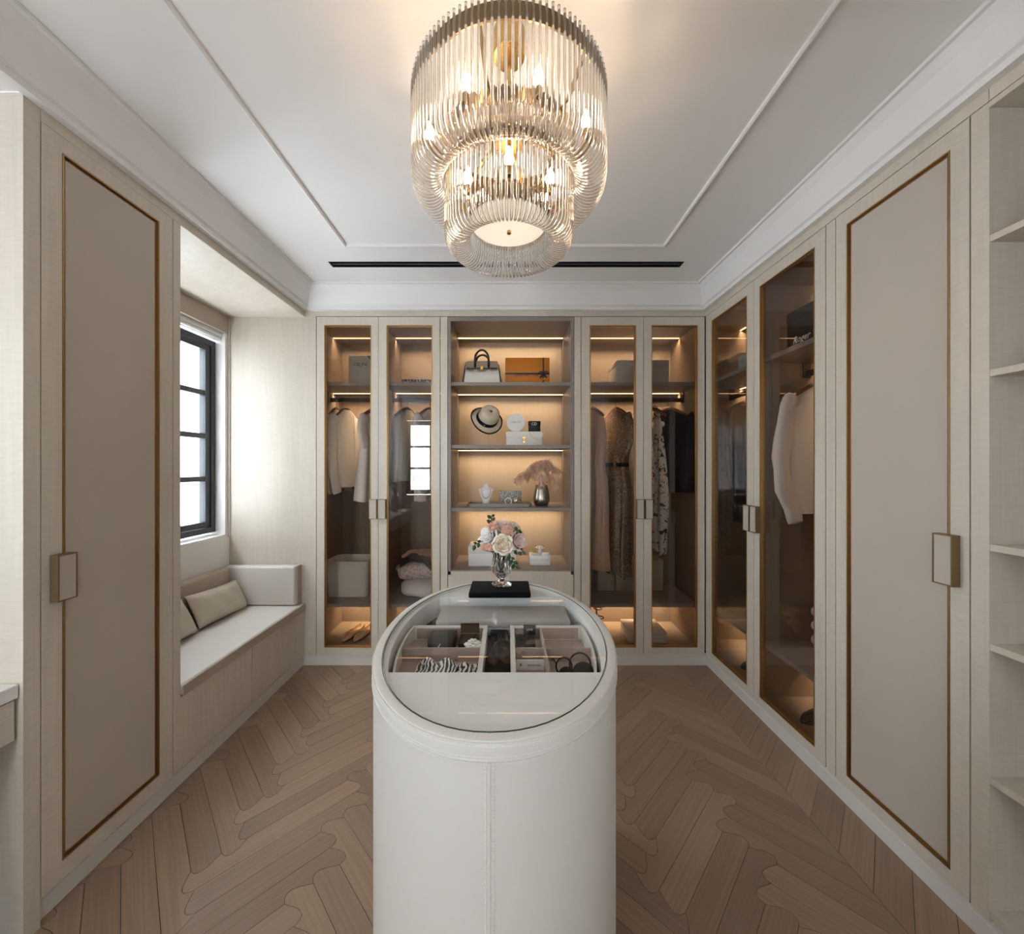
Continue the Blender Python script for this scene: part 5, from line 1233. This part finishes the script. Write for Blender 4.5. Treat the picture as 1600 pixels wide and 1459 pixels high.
# ================================================================== ON THE ISLAND TOP
ZI = 0.9000
bk_ = thing('black_folio', 'black cloth-covered folio under the crystal vase on the island', 'book', (-0.025, 1.385, ZI))
pad('cover', 'velvet', -0.134, 0.080, 1.313, 1.455, ZI+.0004, ZI+0.020, 0.006, bk_, 3)
VX, VY, VZ = -0.022, 1.398, ZI+0.0206
cv_ = thing('crystal_vase', 'footed cut crystal vase holding the bouquet on the black folio', 'vase', (VX, VY, VZ))
MB().lathe([(0.036, .0002), (0.037, 0.004), (0.030, 0.010), (0.013, 0.016), (0.010, 0.024), (0.016, 0.032), (0.028, 0.045), (0.036, 0.062), (0.036, 0.072), (0.031, 0.090), (0.030, 0.108), (0.034, 0.120), (0.032, 0.120), (0.027, 0.106), (0.027, 0.09), (0.029, 0.07), (0.022, 0.05), (0.008, 0.040)], 40, (VX, VY, VZ), ripple=lambda q, z: (0.11*abs(math.sin(5*q)) if 0.030 < z < 0.1 else 0.02*abs(math.sin(5*q)))).build('vase_body', 'crystal', cv_)
FC = Vector((VX, VY, VZ+0.165))
def stem(t, p, r=0.0016):
    MB().tube([tuple(p), tuple(Vector((VX+(p[0]-VX)*.35, VY+(p[1]-VY)*.35, VZ+0.12))), (VX+(p[0]-VX)*.06, VY+(p[1]-VY)*.06, VZ+0.048)], r, 5).build('stem', 'leaf', t)
def rose(label, m, d, r, seed):
    rg = random.Random(seed); d = Vector(d); p = FC + d; t = thing('rose', label, 'flower', tuple(p))
    ax_ = Vector((d.x*1.0, d.y*1.0-0.035, d.z*0.9+0.03)).normalized(); mt = Matrix.Translation(p) @ ax_.to_track_quat('Z', 'Y').to_matrix().to_4x4(); b_ = MB()
    for li, (cnt, rr, op, hh) in enumerate(((3, 0.22, 0.10, 0.55), (4, 0.42, 0.22, 0.62), (5, 0.66, 0.42, 0.60), (6, 0.92, 0.75, 0.48))):
        for k in range(cnt):
            a0 = 2*math.pi*(k+0.5*li)/cnt + rg.uniform(-.2, .2); span = 2*math.pi/cnt*0.78; vs = []; nu, nv = 6, 5
            for i in range(nu+1):
                for j in range(nv+1):
                    u, v = i/nu-0.5, j/nv
                    ww = (math.sin(math.pi*(0.15+0.80*v))**0.6); ang = a0+u*span*2*ww
                    rad = r*rr*(0.35 + 0.65*v**0.8) + r*0.14*op*max(0, v-0.7)*4
                    z = r*(-0.55 + (hh+0.55)*v*(1-0.10*(2*u)**2)) - r*0.30*op*max(0, v-0.75)*3
                    vs.append(mt @ Vector((rad*math.cos(ang), rad*math.sin(ang), z)))
            b_.add(vs, [(i*(nv+1)+j, i*(nv+1)+j+1, (i+1)*(nv+1)+j+1, (i+1)*(nv+1)+j) for i in range(nu) for j in range(nv)])
    b_.ball(mt @ Vector((0, 0, -0.15*r)), (r*.35, r*.35, r*.4), 8, 5)
    o = b_.build('petals', m, t, smooth=True); md = o.modifiers.new('thickness', 'SOLIDIFY'); md.thickness = 0.0008
    stem(t, p - ax_*r*0.4)
def carnation(label, d, r, seed):
    rg = random.Random(seed); d = Vector(d); p = FC + d; t = thing('carnation', label, 'flower', tuple(p)); b_ = MB()
    for k in range(240):
        z = rg.uniform(-0.55, 1); a = rg.uniform(0, 6.28); s_ = math.sqrt(1-z*z); n_ = Vector((s_*math.cos(a), s_*math.sin(a), z)); tn = n_.orthogonal().normalized()
        tn.rotate(Matrix.Rotation(rg.uniform(0, 6.28), 3, n_)); bn = n_.cross(tn); q = p + n_*r*rg.uniform(0.78, 1.05); ww = r*0.20
        b_.add([p+n_*r*0.4, q+tn*ww, q+n_*r*0.10+bn*ww*.25, q-tn*ww], [(0, 1, 2), (0, 2, 3)])
    b_.ball(p, r*0.72, 10, 7); b_.build('petals', 'carnation', t); stem(t, p - Vector((0, 0, r*.6)))
def sprig(label, d, dirv, nleaf, ln, seed):
    rg = random.Random(seed); p = FC + Vector(d); t = thing('leaf_sprig', label, 'leaves', tuple(p)); dv_ = Vector(dirv).normalized()
    stem(t, p); MB().tube([tuple(p), tuple(p+dv_*ln)], 0.0012, 5).build('twig', 'leaf', t)
    for k in range(nleaf):
        q = p + dv_*ln*(0.15+0.85*k/max(1, nleaf-1)); sd = dv_.cross(Vector((0, 1, 0.2))).normalized()*(1 if k % 2 else -1); l_ = rg.uniform(0.016, 0.024)
        ld = (sd*0.8+dv_*0.6+Vector((0, -0.35, rg.uniform(-.2, .2)))).normalized(); nn = ld.cross(dv_).normalized(); w_ = ld.cross(nn).normalized()*l_*0.33
        m1 = q+ld*l_*.35; m2 = q+ld*l_*.7
        o = MB().add([q, m1+w_, m2+w_*.8, q+ld*l_, m2-w_*.8, m1-w_, m1-nn*.003, m2-nn*.003], [(0, 6, 1), (1, 6, 7, 2), (2, 7, 3), (0, 5, 6), (5, 4, 7, 6), (4, 3, 7)]).build('leaf', 'leaf', t, smooth=True)
        md = o.modifiers.new('thickness', 'SOLIDIFY'); md.thickness = 0.0008
rose('large cream rose at the front of the bouquet', 'rose_cream', (0.006, -0.050, -0.008), 0.037, 1)
rose('large white rose on the window side of the bouquet', 'rose_white', (-0.044, -0.018, 0.012), 0.041, 2)
rose('blush rose facing the side wardrobes in the bouquet', 'rose_blush', (0.056, -0.025, -0.002), 0.036, 3)
rose('pale lilac-white rose at the top of the bouquet', 'rose_blush', (0.004, 0.010, 0.046), 0.033, 4)
rose('small cream rose high at the back of the bouquet', 'rose_cream', (0.046, 0.015, 0.045), 0.024, 5)
rose('white rose hidden at the back of the bouquet', 'rose_white', (-0.01, 0.05, 0.02), 0.034, 6)
carnation('coral carnation in the upper middle of the bouquet', (0.020, -0.035, 0.036), 0.021, 1)
carnation('coral carnation at the top window side of the bouquet', (-0.030, -0.020, 0.048), 0.019, 2)
carnation('small coral carnation low beside the cream rose', (-0.040, -0.048, -0.020), 0.017, 3)
carnation('small coral carnation lowest at the window side', (-0.060, -0.035, -0.022), 0.015, 4)
sprig('upright green leaf sprig above the bouquet', (-0.036, -0.005, 0.050), (-0.02, 0, 1), 5, 0.035, 1)
sprig('drooping green leaf sprig under the blush rose', (0.028, -0.045, -0.040), (0.45, -0.2, -0.9), 6, 0.048, 2)
sprig('broad green leaves below the blush rose', (0.040, -0.030, -0.034), (1.0, -0.2, 0.05), 5, 0.036, 3)
sprig('small green leaf sprig at the window side of the bouquet', (-0.068, -0.030, 0.0), (-0.8, -0.1, -0.35), 4, 0.028, 4)
sprig('dark leaf sprig between the carnation and small cream rose', (0.044, -0.020, 0.034), (0.5, -0.4, 0.2), 3, 0.018, 5)
